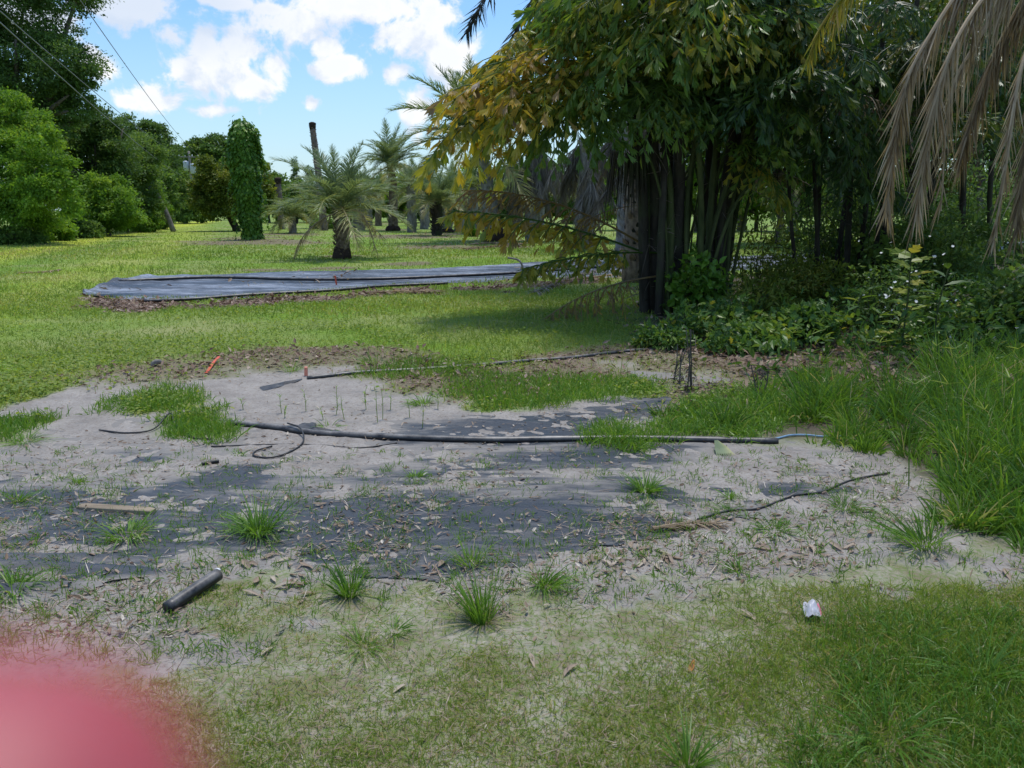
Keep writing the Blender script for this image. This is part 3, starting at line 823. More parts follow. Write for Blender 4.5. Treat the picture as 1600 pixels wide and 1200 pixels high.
# mulch
p = np.concatenate([samp(26000, 60, 1050, 428, 500), samp(16000, -60, 1150, 535, 680)])
k = rng.random(len(p)) < zones(p)[1] * .75 * ~in_far(p)
p = p[k]; n = len(p); mb = MB()
flat_leaves(mb, p, rng.uniform(.004, .0115, n) * np.hypot(p[:, 0], p[:, 1]).clip(4, 12), np.clip(rng.normal(.5, .25, n), 0, 1), .4, RHOMB, .8, .01)
p = samp(9000, 300, 1150, 340, 402); k = rng.random(len(p)) < zones(p)[1] * .5; p = p[k]; n = len(p)
flat_leaves(mb, p, rng.uniform(.08, .3, n), np.clip(rng.normal(.42, .25, n), 0, 1), .4, RHOMB, .6, .01)
tag(obj('mulch', mb, M['mulch']), 'brown wood chip mulch along the far weed cloth and palm bases', 'mulch', kind='stuff')
p = samp(2600, 130, 1500, 392, 470); k = (sdist(p, FARMAT) > .1) & (rng.random(len(p)) < sstep(.0, .45, fbm(p[:, 0], p[:, 1], 1.2, 3, 99)) * .8); p = p[k]; n = len(p); mb = MB()
flat_leaves(mb, p, rng.uniform(.06, .2, n), np.clip(rng.normal(.55, .25, n), 0, 1), .4, OVAL, .7, .06)
tag(obj('leaf_litter', mb, M['litter']), 'dry brown leaves blown onto the far weed cloth strip', 'litter', kind='stuff')
# leaf litter in the shade bed under the fishtail palm
p = samp(9000, 950, 1700, 420, 620); k = rng.random(len(p)) < zones(p)[3] * .6; p = p[k]; n = len(p); mb = MB()
flat_leaves(mb, p, rng.uniform(.05, .16, n), np.clip(rng.normal(.35, .2, n), 0, 1), .4, OVAL, .8, .01)
tag(obj('leaf_litter', mb, M['litter']), 'brown leaf litter on the shaded ground under the palm clump', 'litter', kind='stuff')


# single dry leaves big enough to count
def leaf_mesh(seed, mat):
    r2 = np.random.default_rng(seed)
    n, k = 7, 5
    u, v = np.meshgrid(np.linspace(0, 1, n), np.linspace(-1, 1, k), indexing='ij')
    wd = r2.uniform(.09, .15) * np.sin(pi * np.clip(u, .0, 1) ** .8) ** .8 + .004
    z = .10 * (v ** 2) * wd / .17 + .16 * r2.uniform(.2, 1) * (u - .5) ** 2 + .04 * np.sin(u * 5 + r2.uniform(0, 6)) + .02
    x = v * wd + .08 * np.sin(u * 3 + r2.uniform(0, 6)) * r2.uniform(-1, 1)
    V = np.stack([x, u - .5, z], -1).reshape(-1, 3)
    i = np.arange(n - 1)[:, None] * k + np.arange(k - 1)
    mb = MB(); mb.add(V, [np.stack([i, i + 1, i + k + 1, i + k], -1).reshape(-1, 4)], r2.uniform(.4, .9))
    return mb.mesh('fallen_leaf', mat, True)


M['orangeleaf'] = leafmat('orange dry leaf', [(0, (.30, .13, .04)), (1, (.45, .22, .07))], .12, .6, .2, .3)
LEAFM = [leaf_mesh(s, M['litter']) for s in range(6)]
LEAFO = leaf_mesh(99, M['orangeleaf'])


def one_leaf(px, py, size, label, group=None, me=None):
    g = GZ(px, py)
    o = link('fallen_leaf', me or LEAFM[random.randrange(6)], None, (g[0], g[1], g[2] + .006))
    o.rotation_euler = (random.uniform(-.25, .25), random.uniform(-.25, .25), random.uniform(0, 6.28)); o.scale = (size,) * 3
    return tag(o, label, 'leaf', group)


for _ in range(34):
    one_leaf(random.gauss(440, 48), random.gauss(895, 22), random.uniform(.035, .10), 'curled tan dry leaf in the pile beside the black pipe stub', 'dry leaves heaped beside the pipe stub')
for _ in range(28):
    one_leaf(random.uniform(350, 1000), random.uniform(760, 900), random.uniform(.035, .09), 'dry tan leaf lying on the torn weed cloth in the middle of the bed', 'dry leaves on the torn weed cloth')
for _ in range(26):
    one_leaf(random.gauss(985, 45), random.gauss(870, 12), random.uniform(.035, .10), 'dry straw coloured leaf on the sand just below the weed cloth edge', 'dry leaves below the weed cloth edge')
for _ in range(22):
    one_leaf(random.uniform(1180, 1480), random.uniform(800, 880), random.uniform(.04, .11), 'pale dry leaf on the sand in front of the tall grass', 'dry leaves in front of the tall grass')
one_leaf(1080, 1042, .075, 'orange dry leaf lying in the foreground grass', me=LEAFO)
one_leaf(832, 1032, .085, 'pale pointed dry leaf upright in the foreground grass left of a twisted brown one')
one_leaf(890, 1050, .095, 'twisted brown dry leaf in the foreground grass left of the orange leaf')
one_leaf(1170, 962, .09, 'yellowish dry leaf on the foreground soil just left of the wrapper')
one_leaf(418, 1018, .08, 'grey dry leaf in the grass just right of the pink fingertip')
one_leaf(625, 1078, .06, 'small pale dry leaf in the bottom foreground grass')
one_leaf(1570, 1155, .08, 'crumpled pinkish brown leaf in the long grass at lower right')
one_leaf(1575, 900, .12, 'grey brown dry leaf at the right edge below the tall grass')

# ------------------------------------------------------------------ grass tufts and seedlings growing singly in the sand
def tuft(px, py, hpx, wpx, n, label, tint=.45, stiff=.35, bw=.006, name='grass_tuft'):
    g = GZ(px, py, -.005)
    D = math.hypot(g[1], CAMZ) / F * 1.0
    h = hpx * D * 1.05; w = wpx * D * .66; n = int(n * 1.35)
    stiff = rng.uniform(.0, .6); bw = rng.uniform(.0042, .0085); lopa = rng.uniform(0, 6.28); lop = rng.uniform(0, .5)
    a = rng.uniform(0, 2 * pi, n)
    ln = rng.random(n) ** rng.uniform(.4, .9)
    dead = rng.random(n) < .12
    ln = np.where(dead, 1.2, ln)
    r0 = w * rng.uniform(.15, .4) * np.sqrt(rng.random(n))
    base = np.stack([g[0] + np.cos(a) * r0, g[1] + np.sin(a) * r0, np.full(n, g[2])], -1)
    d = unit(np.stack([np.cos(a) * ln * w * .95 + math.cos(lopa) * lop * w, np.sin(a) * ln * w * .95 + math.sin(lopa) * lop * w, np.where(dead, .25, 1.) * h], -1) + rng.normal(0, .12 * h, (n, 3)))
    L = np.hypot(h, ln * w) * rng.uniform(.3, 1.25, n) * np.where(dead, .7, 1)
    wd = unit(np.cross(d, np.stack([-np.cos(a + rng.normal(0, .8, n)), -np.sin(a), np.ones(n) * .3], -1)))
    t = np.clip(tint + .15 * rng.normal(size=n) + np.where(dead, .55, 0), 0, 1)
    mb = MB(); strips(mb, base, d, wd, L, rng.uniform(.5, 1.2, n) * bw, rng.uniform(.4, 1.4, n) * (1 - stiff) * .75, 5, t)
    return tag(obj(name, mb, M['tuft'], base=tuple(g)), label, 'grass tuft')


TUFTS = [
    (402, 830, 72, 135, 150, 'large spiky grass tuft right of the one by the plank, on the sandy weed cloth', .42),
    (200, 838, 44, 95, 100, 'yellowish green grass tuft in front of the wooden plank', .6),
    (18, 925, 62, 100, 110, 'dense grass tuft cut by the left edge above the pink fingertip', .5),
    (30, 785, 26, 62, 60, 'low grass tuft at the left edge on bare sand', .5),
    (120, 755, 18, 52, 60, 'small flat yellow green tuft on sand near the left edge', .68),
    (650, 745, 26, 52, 60, 'small bright grass tuft alone on bare sand below the thick pipe', .55),
    (1008, 768, 40, 85, 120, 'rounded grass tuft on sand right of centre below the thick pipe', .45),
    (545, 925, 62, 90, 100, 'bluish green grass tuft at the lower edge of the torn weed cloth', .32),
    (735, 880, 50, 95, 80, 'pale green spreading grass tuft on the weed cloth edge above the tallest foreground tuft', .58),
    (752, 968, 92, 85, 190, 'tall dense grass tuft in the foreground sand below the weed cloth', .45),
    (853, 915, 58, 100, 170, 'bushy rounded grass tuft right of the tallest foreground tuft', .5),
    (1320, 795, 42, 105, 110, 'dark green spreading tuft at the end of the drip hose beside tall grass', .34),
    (1210, 828, 30, 75, 70, 'low tuft on sand below the drip hose left of the tall grass', .42),
    (1135, 800, 22, 65, 60, 'small loose tuft growing over the drip hose', .45),
    (1140, 778, 20, 50, 45, 'tiny pale tuft above the drip hose', .5),
    (965, 688, 42, 90, 110, 'bright leafy grass tuft growing over the thick pipe', .62),
    (660, 632, 34, 80, 80, 'fresh green grass tuft on sand behind the middle of the thick pipe', .55),
    (455, 580, 30, 62, 50, 'pale grass tuft at the back of the bed between stake and orange tape', .5),
    (580, 568, 40, 70, 70, 'thin grass tuft on the back edge of the bed behind the back pipe', .5),
    (515, 668, 16, 66, 50, 'flat creeping tuft touching the top of the thick pipe', .6),
    (1150, 890, 32, 60, 55, 'small tuft on the grey sand at right of the foreground', .42),
    (1278, 862, 18, 42, 35, 'tiny tuft on sand in front of the tall grass', .45),
    (372, 710, 14, 36, 30, 'tiny bright sprig on sand beside the hose ring', .55),
    (450, 752, 12, 40, 30, 'flat little tuft on sand right of the buried cloth', .6),
    (40, 690, 30, 110, 110, 'low wide grass patch at the left edge near the lawn', .5),
    (985, 700, 24, 60, 50, 'thin tuft at the foot of the thick pipe near its right end', .55),
    (1440, 850, 60, 120, 120, 'arching grass tuft at the near edge of the tall grass', .38),
    (1075, 1195, 70, 120, 80, 'loose long bladed tuft at the bottom edge of the picture', .35),
    (560, 1010, 34, 120, 60, 'scattered low tuft in the foreground below the bluish tuft', .45),
    (620, 985, 30, 80, 50, 'thin low tuft left of the tallest foreground tuft', .45),
    (1390, 1160, 90, 150, 110, 'big floppy grass tuft in the lower right foreground', .36),
    (1530, 1060, 70, 150, 110, 'dense grass tuft near the right edge of the foreground', .34),
    (1350, 1080, 55, 110, 80, 'loose grass tuft below the wrapper in the foreground', .36),
]
for px, py, h, w, n, lab, tn in TUFTS: tuft(px, py, h, w, n, lab, tn)


def seedling(px, py, hpx):
    g = GZ(px, py); h = hpx * math.hypot(g[1], CAMZ) / F
    mb = MB(); tp = g + [random.uniform(-.02, .02), 0, h]
    tube(mb, [g, (g + tp) / 2 + [random.uniform(-.01, .01), 0, 0], tp], [.003, .0025, .0015], 5, .8)
    n = 9; k = rng.uniform(.25, 1, n); a = rng.uniform(0, 2 * pi, n)
    strips(mb, g + (tp - g) * k[:, None], unit(np.stack([np.cos(a), np.sin(a), np.full(n, .8)], -1)), np.stack([-np.sin(a), np.cos(a), np.zeros(n)], -1), rng.uniform(.03, .07, n), .008, .2, 2, np.clip(rng.normal(.6, .2, n), 0, 1))
    o = obj('seedling', mb, M['tuft'], base=tuple(g))
    tag(o, 'thin upright weed seedling on the sand between the two pipes', 'seedling', 'weed seedlings between the pipes')


for px, py, h in ((478, 642, 32), (527, 640, 40), (572, 640, 30), (590, 660, 55), (598, 655, 50), (538, 655, 38), (505, 655, 20), (440, 645, 30), (445, 652, 22), (660, 668, 40), (570, 628, 24), (610, 640, 26), (525, 648, 30), (640, 652, 28), (380, 640, 18), (684, 640, 24)):
    seedling(px, py, h)

# ------------------------------------------------------------------ trees
def crown_mb(ells, n, size, seed, clump=.27, tpl=RHOMB, up=.5, wid=1., nclump=None, drop=0.):
    """ells: list of (centre, radii); leaves grouped in clumps over the volume"""
    mb = MB()
    n = int(n * 1.5); size = size * .82
    vol = np.array([r[0] * r[2] for c, r in ells]); pr = vol / vol.sum()
    for (c, r), f in zip(ells, pr):
        nn = max(40, int(n * f)); nc = nclump or max(8, int(46 * (f * len(ells)) ** .5))
        c = np.asarray(c); r = np.asarray(r)
        cd = rdir(nc); cr = (.30 + .76 * rng.random(nc) ** .6)
        cc = c + cd * r * cr[:, None]
        far_ = rng.random(nc) < .22; cr = np.where(far_, rng.uniform(1.0, 1.28, nc), cr)
        ct = rng.normal(0, .17, nc); sz = rng.uniform(.75, 1.3, nc)
        w = (rng.random(nc) + .4) * np.where(far_, .35, 1); idx = rng.choice(nc, nn, p=w / w.sum())
        s = clump * r.mean()
        off = rng.normal(size=(nn, 3)) * np.array([s, s, s * .55]) * .62 * np.where(far_, .55, 1)[idx][:, None]
        pos = cc[idx] + off
        pos[:, 2] -= drop * np.hypot(off[:, 0], off[:, 1])
        rad = unit(pos - c)
        y = unit(rdir(nn) + rad * .8 + np.array([0, 0, -.25]))
        nr = unit(rdir(nn) * .8 + np.array([0, 0, up]) + rad * .45)
        t = np.clip(.45 + ct[idx] + .14 * rng.normal(size=nn), 0, 1)
        k = pos[:, 2] > .05
        scatter(mb, tpl, pos[k], y[k], nr[k], size * rng.uniform(.65, 1.3, k.sum()) * sz[idx][k], t[k], wid)
    return mb


def tree(name, label, cat, base, ells, n, size, leaf, trunk_r, bark='bark', seed=0, group=None, trunk_pts=None, limbs=6, **kw):
    base = np.asarray(base, float)
    t = thing(name, label, cat, tuple(base), group)
    obj('crown', crown_mb(ells, n, size, seed, **kw), M[leaf], t)
    mb = MB()
    c0 = np.mean([e[0] for e in ells], 0)
    low = min(e[0][2] - e[1][2] for e in ells)
    fork = base + (c0 - base) * np.array([.5, .5, 0]) + np.array([0, 0, max(.6, low * .7 + .3 * (c0[2] - low))])
    pts = curve(trunk_pts if trunk_pts is not None else [base - [0, 0, .2], base * .6 + fork * .4 + rng.normal(0, trunk_r * .5, 3) * [1, 1, 0], fork], 9)
    tube(mb, pts, np.linspace(trunk_r, trunk_r * .6, 9), 8, jitter=.08)
    for k in range(limbs):
        e = ells[k % len(ells)]
        tip = np.asarray(e[0]) + rdir(1)[0] * np.asarray(e[1]) * .75
        mid = (pts[-1] + tip) / 2 + rng.normal(0, .25, 3) * trunk_r * 2
        tube(mb, curve([pts[-1], mid, tip], 7), np.linspace(trunk_r * .55, trunk_r * .1, 7), 6)
    obj('trunk', mb, M[bark], t, True)
    return t


def E(px, py, rx, ry, Y, dz=1.):
    """ellipsoid from its outline in the photo and its distance"""
    s = Y * .975 / F
    return (P(px, py, Y), np.array([rx * s, max(rx, ry) * s * .9, ry * s]))


def gb(px, Y):
    x = (px - 800) / F * Y * .975
    return np.array([x, Y, gh(x, Y)[0]])


LT = 'trees along the left side of the lane'
tree('oak_tree', 'tallest dark green oak rising out of the top left corner', 'tree', gb(20, 47),
     [E(30, 20, 75, 70, 47), E(75, 95, 75, 55, 46), E(20, 130, 90, 75, 47), E(118, 128, 34, 36, 46), E(95, 170, 55, 40, 47), E(60, -60, 80, 70, 47), E(-60, 60, 90, 120, 48)], 72000, .20, 'oak', .55, group=LT, limbs=12)
tree('broadleaf_tree', 'bright yellow green leafy tree at the left edge below the tall oak', 'tree', gb(30, 38),
     [E(20, 190, 42, 50, 38), E(50, 240, 52, 42, 37), E(72, 295, 50, 45, 36.5), E(10, 270, 60, 60, 38), E(20, 340, 70, 38, 38), E(-60, 220, 70, 80, 39)], 50000, .17, 'bright', .3, group=LT, limbs=9)
tree('broadleaf_tree', 'dark broad tree just right of the bright tree at the left edge', 'tree', gb(140, 54),
     [E(120, 215, 60, 45, 54), E(150, 250, 60, 55, 54), E(165, 205, 38, 26, 55), E(130, 300, 60, 50, 53)], 44000, .21, 'oak', .4, group=LT, limbs=8)
tree('broadleaf_tree', 'grey green spreading tree in the middle of the left tree line', 'tree', gb(190, 60),
     [E(195, 240, 50, 36, 60), E(180, 275, 55, 45, 58), E(215, 285, 38, 48, 62), E(200, 320, 45, 30, 58)], 38000, .22, 'mid', .35, group=LT, limbs=8)
tree('broadleaf_tree', 'low bright bushy tree at the lane edge in front of the grey green one', 'tree', gb(165, 49),
     [E(165, 300, 40, 26, 49), E(185, 325, 38, 26, 48), E(135, 330, 42, 26, 49), E(150, 345, 45, 18, 48)], 18000, .20, 'bright', .18, group=LT, limbs=6)
tree('oak_tree', 'rounded dark oak standing above the tree line left of the utility pole', 'tree', gb(225, 92),
     [E(213, 208, 30, 26, 92), E(240, 218, 24, 26, 92), E(225, 240, 42, 36, 92), E(196, 225, 20, 22, 92), E(245, 262, 28, 30, 90)], 26000, .32, 'oak', .5, group=LT, limbs=7)
tree('broadleaf_tree', 'olive green tree leaning over the lane end beside the leaning trunk', 'tree', gb(245, 78),
     [E(240, 275, 26, 28, 78), E(250, 305, 28, 30, 76), E(228, 318, 28, 26, 74)], 14000, .33, 'mid', .3, group=LT, limbs=5)
tree('broadleaf_tree', 'dark tree behind the transformer pole at the end of the lane', 'tree', gb(285, 130),
     [E(280, 245, 22, 26, 130), E(272, 280, 20, 36, 128), E(300, 290, 18, 36, 132)], 12000, .5, 'oak', .4, group=LT, limbs=5)
tree('broadleaf_tree', 'dark green tree between the utility pole and the vine covered trunk', 'tree', gb(330, 125),
     [E(318, 240, 22, 24, 125), E(345, 238, 24, 26, 125), E(330, 275, 34, 30, 125)], 14000, .5, 'oak', .4, group=LT, limbs=5)
tree('broadleaf_tree', 'dull green hedge tree just right of the leaning trunk at the lane end', 'tree', gb(288, 92),
     [E(275, 298, 26, 30, 93), E(285, 325, 30, 22, 92), E(255, 290, 22, 28, 92)], 14000, .32, 'mid', .2, group=LT, limbs=5)
tree('broadleaf_tree', 'bright leafy tree on the lane side below the rounded dark oak', 'tree', gb(225, 70),
     [E(215, 300, 32, 34, 70), E(235, 325, 28, 22, 68), E(200, 330, 26, 20, 66)], 14000, .28, 'bright', .2, group=LT, limbs=5)
tree('broadleaf_tree', 'pale green scrub tree closing the end of the lane below the pole', 'tree', gb(285, 96),
     [E(275, 315, 30, 26, 96), E(300, 325, 24, 20, 95), E(262, 330, 24, 18, 94), E(315, 318, 20, 26, 97)], 12000, .36, 'mid', .2, group=LT, limbs=5)
tree('round_tree', 'rounded olive green tree with a black leaning trunk left of the vine column', 'tree', gb(364, 61),
     [E(345, 274, 38, 26, 61), E(330, 302, 30, 30, 61), E(368, 290, 40, 36, 61), E(352, 322, 46, 18, 61), E(398, 285, 24, 30, 62), E(405, 315, 20, 22, 62)], 26000, .26, 'olive', .36, 'darkbark', limbs=8,
     trunk_pts=[gb(368, 61) - [0, 0, .2], gb(364, 61) + [0, 0, .5], gb(352, 61) + [0, 0, 1.5]])
# shrubs at the foot of the left tree line
SH = 'shrubs at the foot of the left tree line'
for k, (px, py, rx, ry, Y, lf, lab) in enumerate((
        (15, 372, 40, 14, 37, 'mid', 'low shrub at the foot of the bright tree by the left edge'),
        (70, 362, 38, 16, 41, 'bright', 'low leafy shrub second from the left edge along the lane'),
        (118, 358, 34, 15, 45, 'mid', 'low dark shrub in the middle of the lane hedge foot'),
        (210, 345, 30, 17, 57, 'bright', 'bushy shrub at the lane edge below the rounded dark oak'),
        (235, 342, 26, 14, 66, 'mid', 'small dull shrub near the foot of the leaning trunk'))):
    t = thing('shrub', lab, 'shrub', tuple(gb(px, Y)), SH)
    obj('foliage', crown_mb([E(px, py, rx, ry, Y), E(px + rx * .7, py + 3, rx * .6, ry * .8, Y)], 5000, .17, k), M[lf], t)
    mb = MB()
    for _ in range(6):
        g = gb(px, Y) + [random.uniform(-.5, .5), random.uniform(-.3, .3), -.05]
        tube(mb, curve([g, g + [random.uniform(-.4, .4), 0, .5], P(px + random.uniform(-rx, rx) * .7, py - ry * .4, Y)], 6), np.linspace(.03, .008, 6), 5)
    obj('stems', mb, M['bark'], t)
# hedge trees behind the palms
HB = 'background trees behind the palm field'
hz = [(420, 300, 24, 34, 100, 'mid', 'green background tree right behind the vine covered trunk'), (462, 318, 26, 24, 95, 'mid', 'low background tree behind the short brown stump'),
      (505, 312, 30, 26, 104, 'bright', 'light green background tree behind the leaning bare trunk'), (552, 306, 28, 28, 100, 'mid', 'background tree left of the slender tall date palm'),
      (590, 312, 32, 28, 108, 'mid', 'background tree behind the slender tall date palm'), (640, 308, 34, 30, 102, 'bright', 'light background tree right of the slender tall date palm'),
      (690, 315, 34, 26, 98, 'mid', 'background tree behind the dark trunked palm pair'), (745, 305, 36, 34, 104, 'bright', 'pale background tree behind the grey date palm'),
      (800, 300, 36, 40, 94, 'mid', 'background tree behind the dead palm skirt'), (860, 305, 40, 40, 98, 'bright', 'background tree seen between the dead palm skirts'),
      (925, 300, 44, 44, 92, 'mid', 'background tree directly behind the fishtail palm stems')]
for k, (px, py, rx, ry, Y, lf, lab) in enumerate(hz):
    tree('background_tree', lab, 'tree', gb(px, Y), [E(px, py - 8, rx, ry, Y), E(px - rx * .7, py + 8, rx * .8, ry * .8, Y), E(px + rx * .7, py + 6, rx * .8, ry * .85, Y)], 8000, .42, lf, .2, seed=k, group=HB, limbs=3)
hz2 = [(1000, 296, 60, 34, 62, 'bright', 'low bright hedge tree seen between the left stems of the clump'), (1090, 300, 60, 34, 58, 'mid', 'low hedge tree far behind the middle stems of the clump'),
       (1185, 296, 60, 38, 60, 'bright', 'low bright hedge tree far behind the right stems of the clump'), (1280, 298, 60, 38, 56, 'mid', 'low hedge tree far behind the second palm clump'),
       (1375, 292, 60, 42, 58, 'bright', 'low bright hedge tree far behind the hanging dead fronds'), (1470, 294, 60, 40, 55, 'mid', 'low hedge tree far behind the white flowered weeds'),
       (1560, 292, 60, 42, 57, 'mid', 'low hedge tree far behind the right edge of the picture'), (1650, 290, 70, 44, 58, 'mid', 'low hedge tree half cut by the right edge')]
for k, (px, py, rx, ry, Y, lf, lab) in enumerate(hz2):
    tree('background_tree', lab, 'tree', gb(px, Y), [E(px, py, rx, ry, Y), E(px - rx * .6, py + 12, rx * .7, ry * .8, Y), E(px + rx * .6, py + 10, rx * .7, ry * .8, Y)], 7000, .32, lf, .2, seed=k, group=HB, limbs=3)
hr = [(1010, 230, 70, 100, 40, 'mid', 'tall green tree behind the left stems of the fishtail clump'), (1110, 215, 80, 110, 36, 'bright', 'light green tree glowing behind the middle of the fishtail clump'),
      (1215, 190, 85, 130, 38, 'mid', 'tall tree behind the right edge of the fishtail clump'), (1320, 170, 90, 150, 33, 'mid', 'tall tree behind the second palm clump'),
      (1430, 160, 90, 150, 35, 'olive', 'tall olive green tree behind the hanging dead fronds'), (1540, 170, 95, 150, 32, 'mid', 'tall tree at the right edge behind the dead fronds'),
      (1650, 170, 95, 150, 36, 'oak', 'dark tree half out of the picture at the right edge')]
for k, (px, py, rx, ry, Y, lf, lab) in enumerate(hr):
    tree('background_tree', lab, 'tree', gb(px, Y), [E(px, py, rx, ry * .7, Y), E(px - rx * .5, py - ry * .6, rx * .8, ry * .6, Y), E(px + rx * .5, py + ry * .4, rx * .7, ry * .5, Y), E(px, py - ry * 1.3, rx, ry * .7, Y)], 15000, .24, lf, .22, seed=k, group=HB, limbs=7)
# thin casuarinas on the skyline
for px, h, w, lab in ((463, 245, 7, 'slender feathery pine on the skyline left of the leaning bare trunk'), (482, 258, 10, 'short feathery pine touching the leaning bare trunk'), (548, 268, 18, 'feathery pine pair on the skyline left of the slender date palm')):
    el = [E(px + random.uniform(-3, 3), y, w * (.4 + .6 * (y - h) / 60), 9, 112) for y in range(h + 6, 318, 9)]
    tree('pine_tree', lab, 'tree', gb(px, 112), el, 2200, .5, 'oak', .18, group='thin pines on the skyline', limbs=6, wid=.25, nclump=9)

# ------------------------------------------------------------------ trunk wrapped in vines
Y = 43.5; b0 = gb(391, Y); top = P(377, 192, Y)
t = thing('vine_covered_trunk', 'tall palm trunk wholly wrapped in leafy green vine like a column', 'tree', tuple(b0))
mb = MB(); tube(mb, curve([b0 - [0, 0, .2], (b0 + top) / 2, top], 10), np.linspace(.34, .28, 10), 10, jitter=.05); obj('trunk', mb, M['palmbark'], t, True)
n = 15000; s = rng.random(n); ax = b0 + (top - b0) * s[:, None]
wid = np.interp(s, [0, .06, .2, .45, .75, .9, .97, 1.0], [.52, .38, .48, .66, .80, .76, .52, .24]) * (1 + .16 * fbm(s * 9, s * 3 + 4, .5, 3, 81))
a = rng.uniform(0, 2 * pi, n)
rr_ = wid * (.55 + .5 * np.sqrt(rng.random(n))) * (1 + .34 * fbm(a * 1.3, s * 16, 1., 3, 82))
radv = np.stack([np.cos(a), np.sin(a), np.zeros(n)], -1)
pos = ax + radv * rr_[:, None] + np.array([0, 0, 1.]) * rng.normal(0, .12, n)[:, None]
pos[:, 2] = np.maximum(pos[:, 2], .05)
mb = MB(); scatter(mb, OVAL, pos, unit(radv * .6 + rdir(n) * .5 + np.array([0, 0, -.9])), unit(radv + rdir(n) * .5 + np.array([0, 0, .5])), rng.uniform(.14, .26, n),
                   np.clip(.5 + .2 * rng.normal(size=n) + .2 * fbm(a * 1.5, s * 14, 1., 2, 83), 0, 1), 1.5)
for _ in range(46):
    s0 = rng.uniform(.1, .98); a0 = rng.uniform(0, 6.28); w0 = float(np.interp(s0, [0, .2, .75, 1], [.4, .5, .8, .4])); c0 = b0 + (top - b0) * s0 + np.array([math.cos(a0), math.sin(a0), 0]) * w0
    q = curve([c0, c0 + np.array([math.cos(a0) * .3, math.sin(a0) * .3, .08]), c0 + np.array([math.cos(a0) * .42, math.sin(a0) * .42, -rng.uniform(.1, .7)])], 10); q[:, 2] = np.maximum(q[:, 2], .05)
    tube(mb, q, .008, 4, .3); k = np.repeat(np.arange(10), 2)
    scatter(mb, OVAL, q[k], unit(rdir(20) + [0, 0, -.8]), unit(rdir(20) + [math.cos(a0), math.sin(a0), .4]), rng.uniform(.10, .2, 20), rng.random(20), 1.4)
obj('vine_foliage', mb, M['vine'], t)

def boots(mb, base, top, r0, r1, n, size, seed=0, t0=0.):
    """the spiral of cut leaf bases up a palm trunk"""
    k = np.arange(n); s = t0 + (1 - t0) * k / n
    a = k * 2.399963
    c = base + (top - base) * s[:, None]
    rad = np.stack([np.cos(a), np.sin(a), np.zeros(n)], -1)
    r = (r0 + (r1 - r0) * s)[:, None]
    d = unit(rad * .55 + np.array([0, 0, 1.]))
    w = np.stack([-np.sin(a), np.cos(a), np.zeros(n)], -1)
    p0 = c + rad * r * .9
    for sg in (0, 1):
        strips(mb, p0 + rad * .02 * sg, unit(d + rad * .25 * sg), w, size * rng.uniform(.7, 1.2, n), size * .9, 0, 3, np.clip(rng.normal(.5, .25, n), 0, 1))


# bare trunks
def post(name, label, base, topp, r0, r1, mat, frayed=True):
    base = np.asarray(base); t = thing(name, label, 'trunk', tuple(base))
    mb = MB(); tube(mb, curve([base - [0, 0, .2], (base + topp) / 2 + [r0 * .15, 0, 0], topp], 22), np.linspace(r0, r1, 22), 10, jitter=.045)
    boots(mb, base, topp, r0, r1, 150, r0 * .5)
    obj('trunk', mb, M[mat], t, True)
    mb = MB(); tube(mb, [topp - [0, 0, .25], topp, topp + [0, 0, .22], topp + [0, 0, .30]], [r1 * 1.02, r1 * 1.35, r1 * 1.3, r1 * .6], 9, jitter=.16)
    obj('broken_top', mb, M['root'], t)


post('bare_trunk', 'tall leaning bare palm trunk without a crown against the sky', gb(505, 62), P(488, 197, 62), .30, .22, 'pole')
post('bare_trunk', 'short brown topless trunk right of the vine column', gb(438, 66), P(434, 283, 66), .26, .22, 'pole')
mb = MB(); bL = gb(268, 60); tube(mb, curve([bL, P(258, 328, 60), P(246, 303, 60)], 10), np.linspace(.22, .13, 10), 8, jitter=.05)
tag(obj('leaning_trunk', mb, M['palmgrey'], smooth=True, base=tuple(bL)), 'pale thin leaning trunk at the left edge of the lane end', 'trunk')

# ------------------------------------------------------------------ utility pole and wires
Y = 115; pb = gb(303, Y); pt_ = P(293, 236, Y); pt_[0] = pb[0]
t = thing('utility_pole', 'grey wooden utility pole with crossarm and transformer at the end of the lane', 'utility pole', tuple(pb))
mb = MB(); tube(mb, np.linspace(pb - [0, 0, .3], pt_, 8), np.linspace(.22, .15, 8), 10); obj('pole', mb, M['palmgrey'], t, True)
z0 = pt_[2] - .9
mb = MB(); box_mb(mb, (pb[0] - 1.5, Y - .28, z0), (3.0, .15, 0), (0, .12, 0), (0, 0, .14)); obj('crossarm', mb, M['palmgrey'], t)
for dx in (-1.35, -.5, .5, 1.35):
    mb = MB(); c = np.array([pb[0] + dx, Y - .22 + dx * .05, z0 + .14]); tube(mb, [c, c + [0, 0, .10], c + [0, 0, .2], c + [0, 0, .26]], [.04, .09, .07, .03], 8); obj('insulator', mb, M['white'], t, True)
for dx in (-.45, .48):
    mb = MB(); c = P(297, 262, Y); c = np.array([pb[0] + dx, Y - .3, c[2] - .85 + (.35 if dx < 0 else 0)])
    tube(mb, [c, c + [0, 0, .06], c + [0, 0, 1.25], c + [0, 0, 1.35], c + [0, 0, 1.45]], [.34, .40, .40, .36, .12], 14); obj('transformer', mb, M['tank'], t, True)
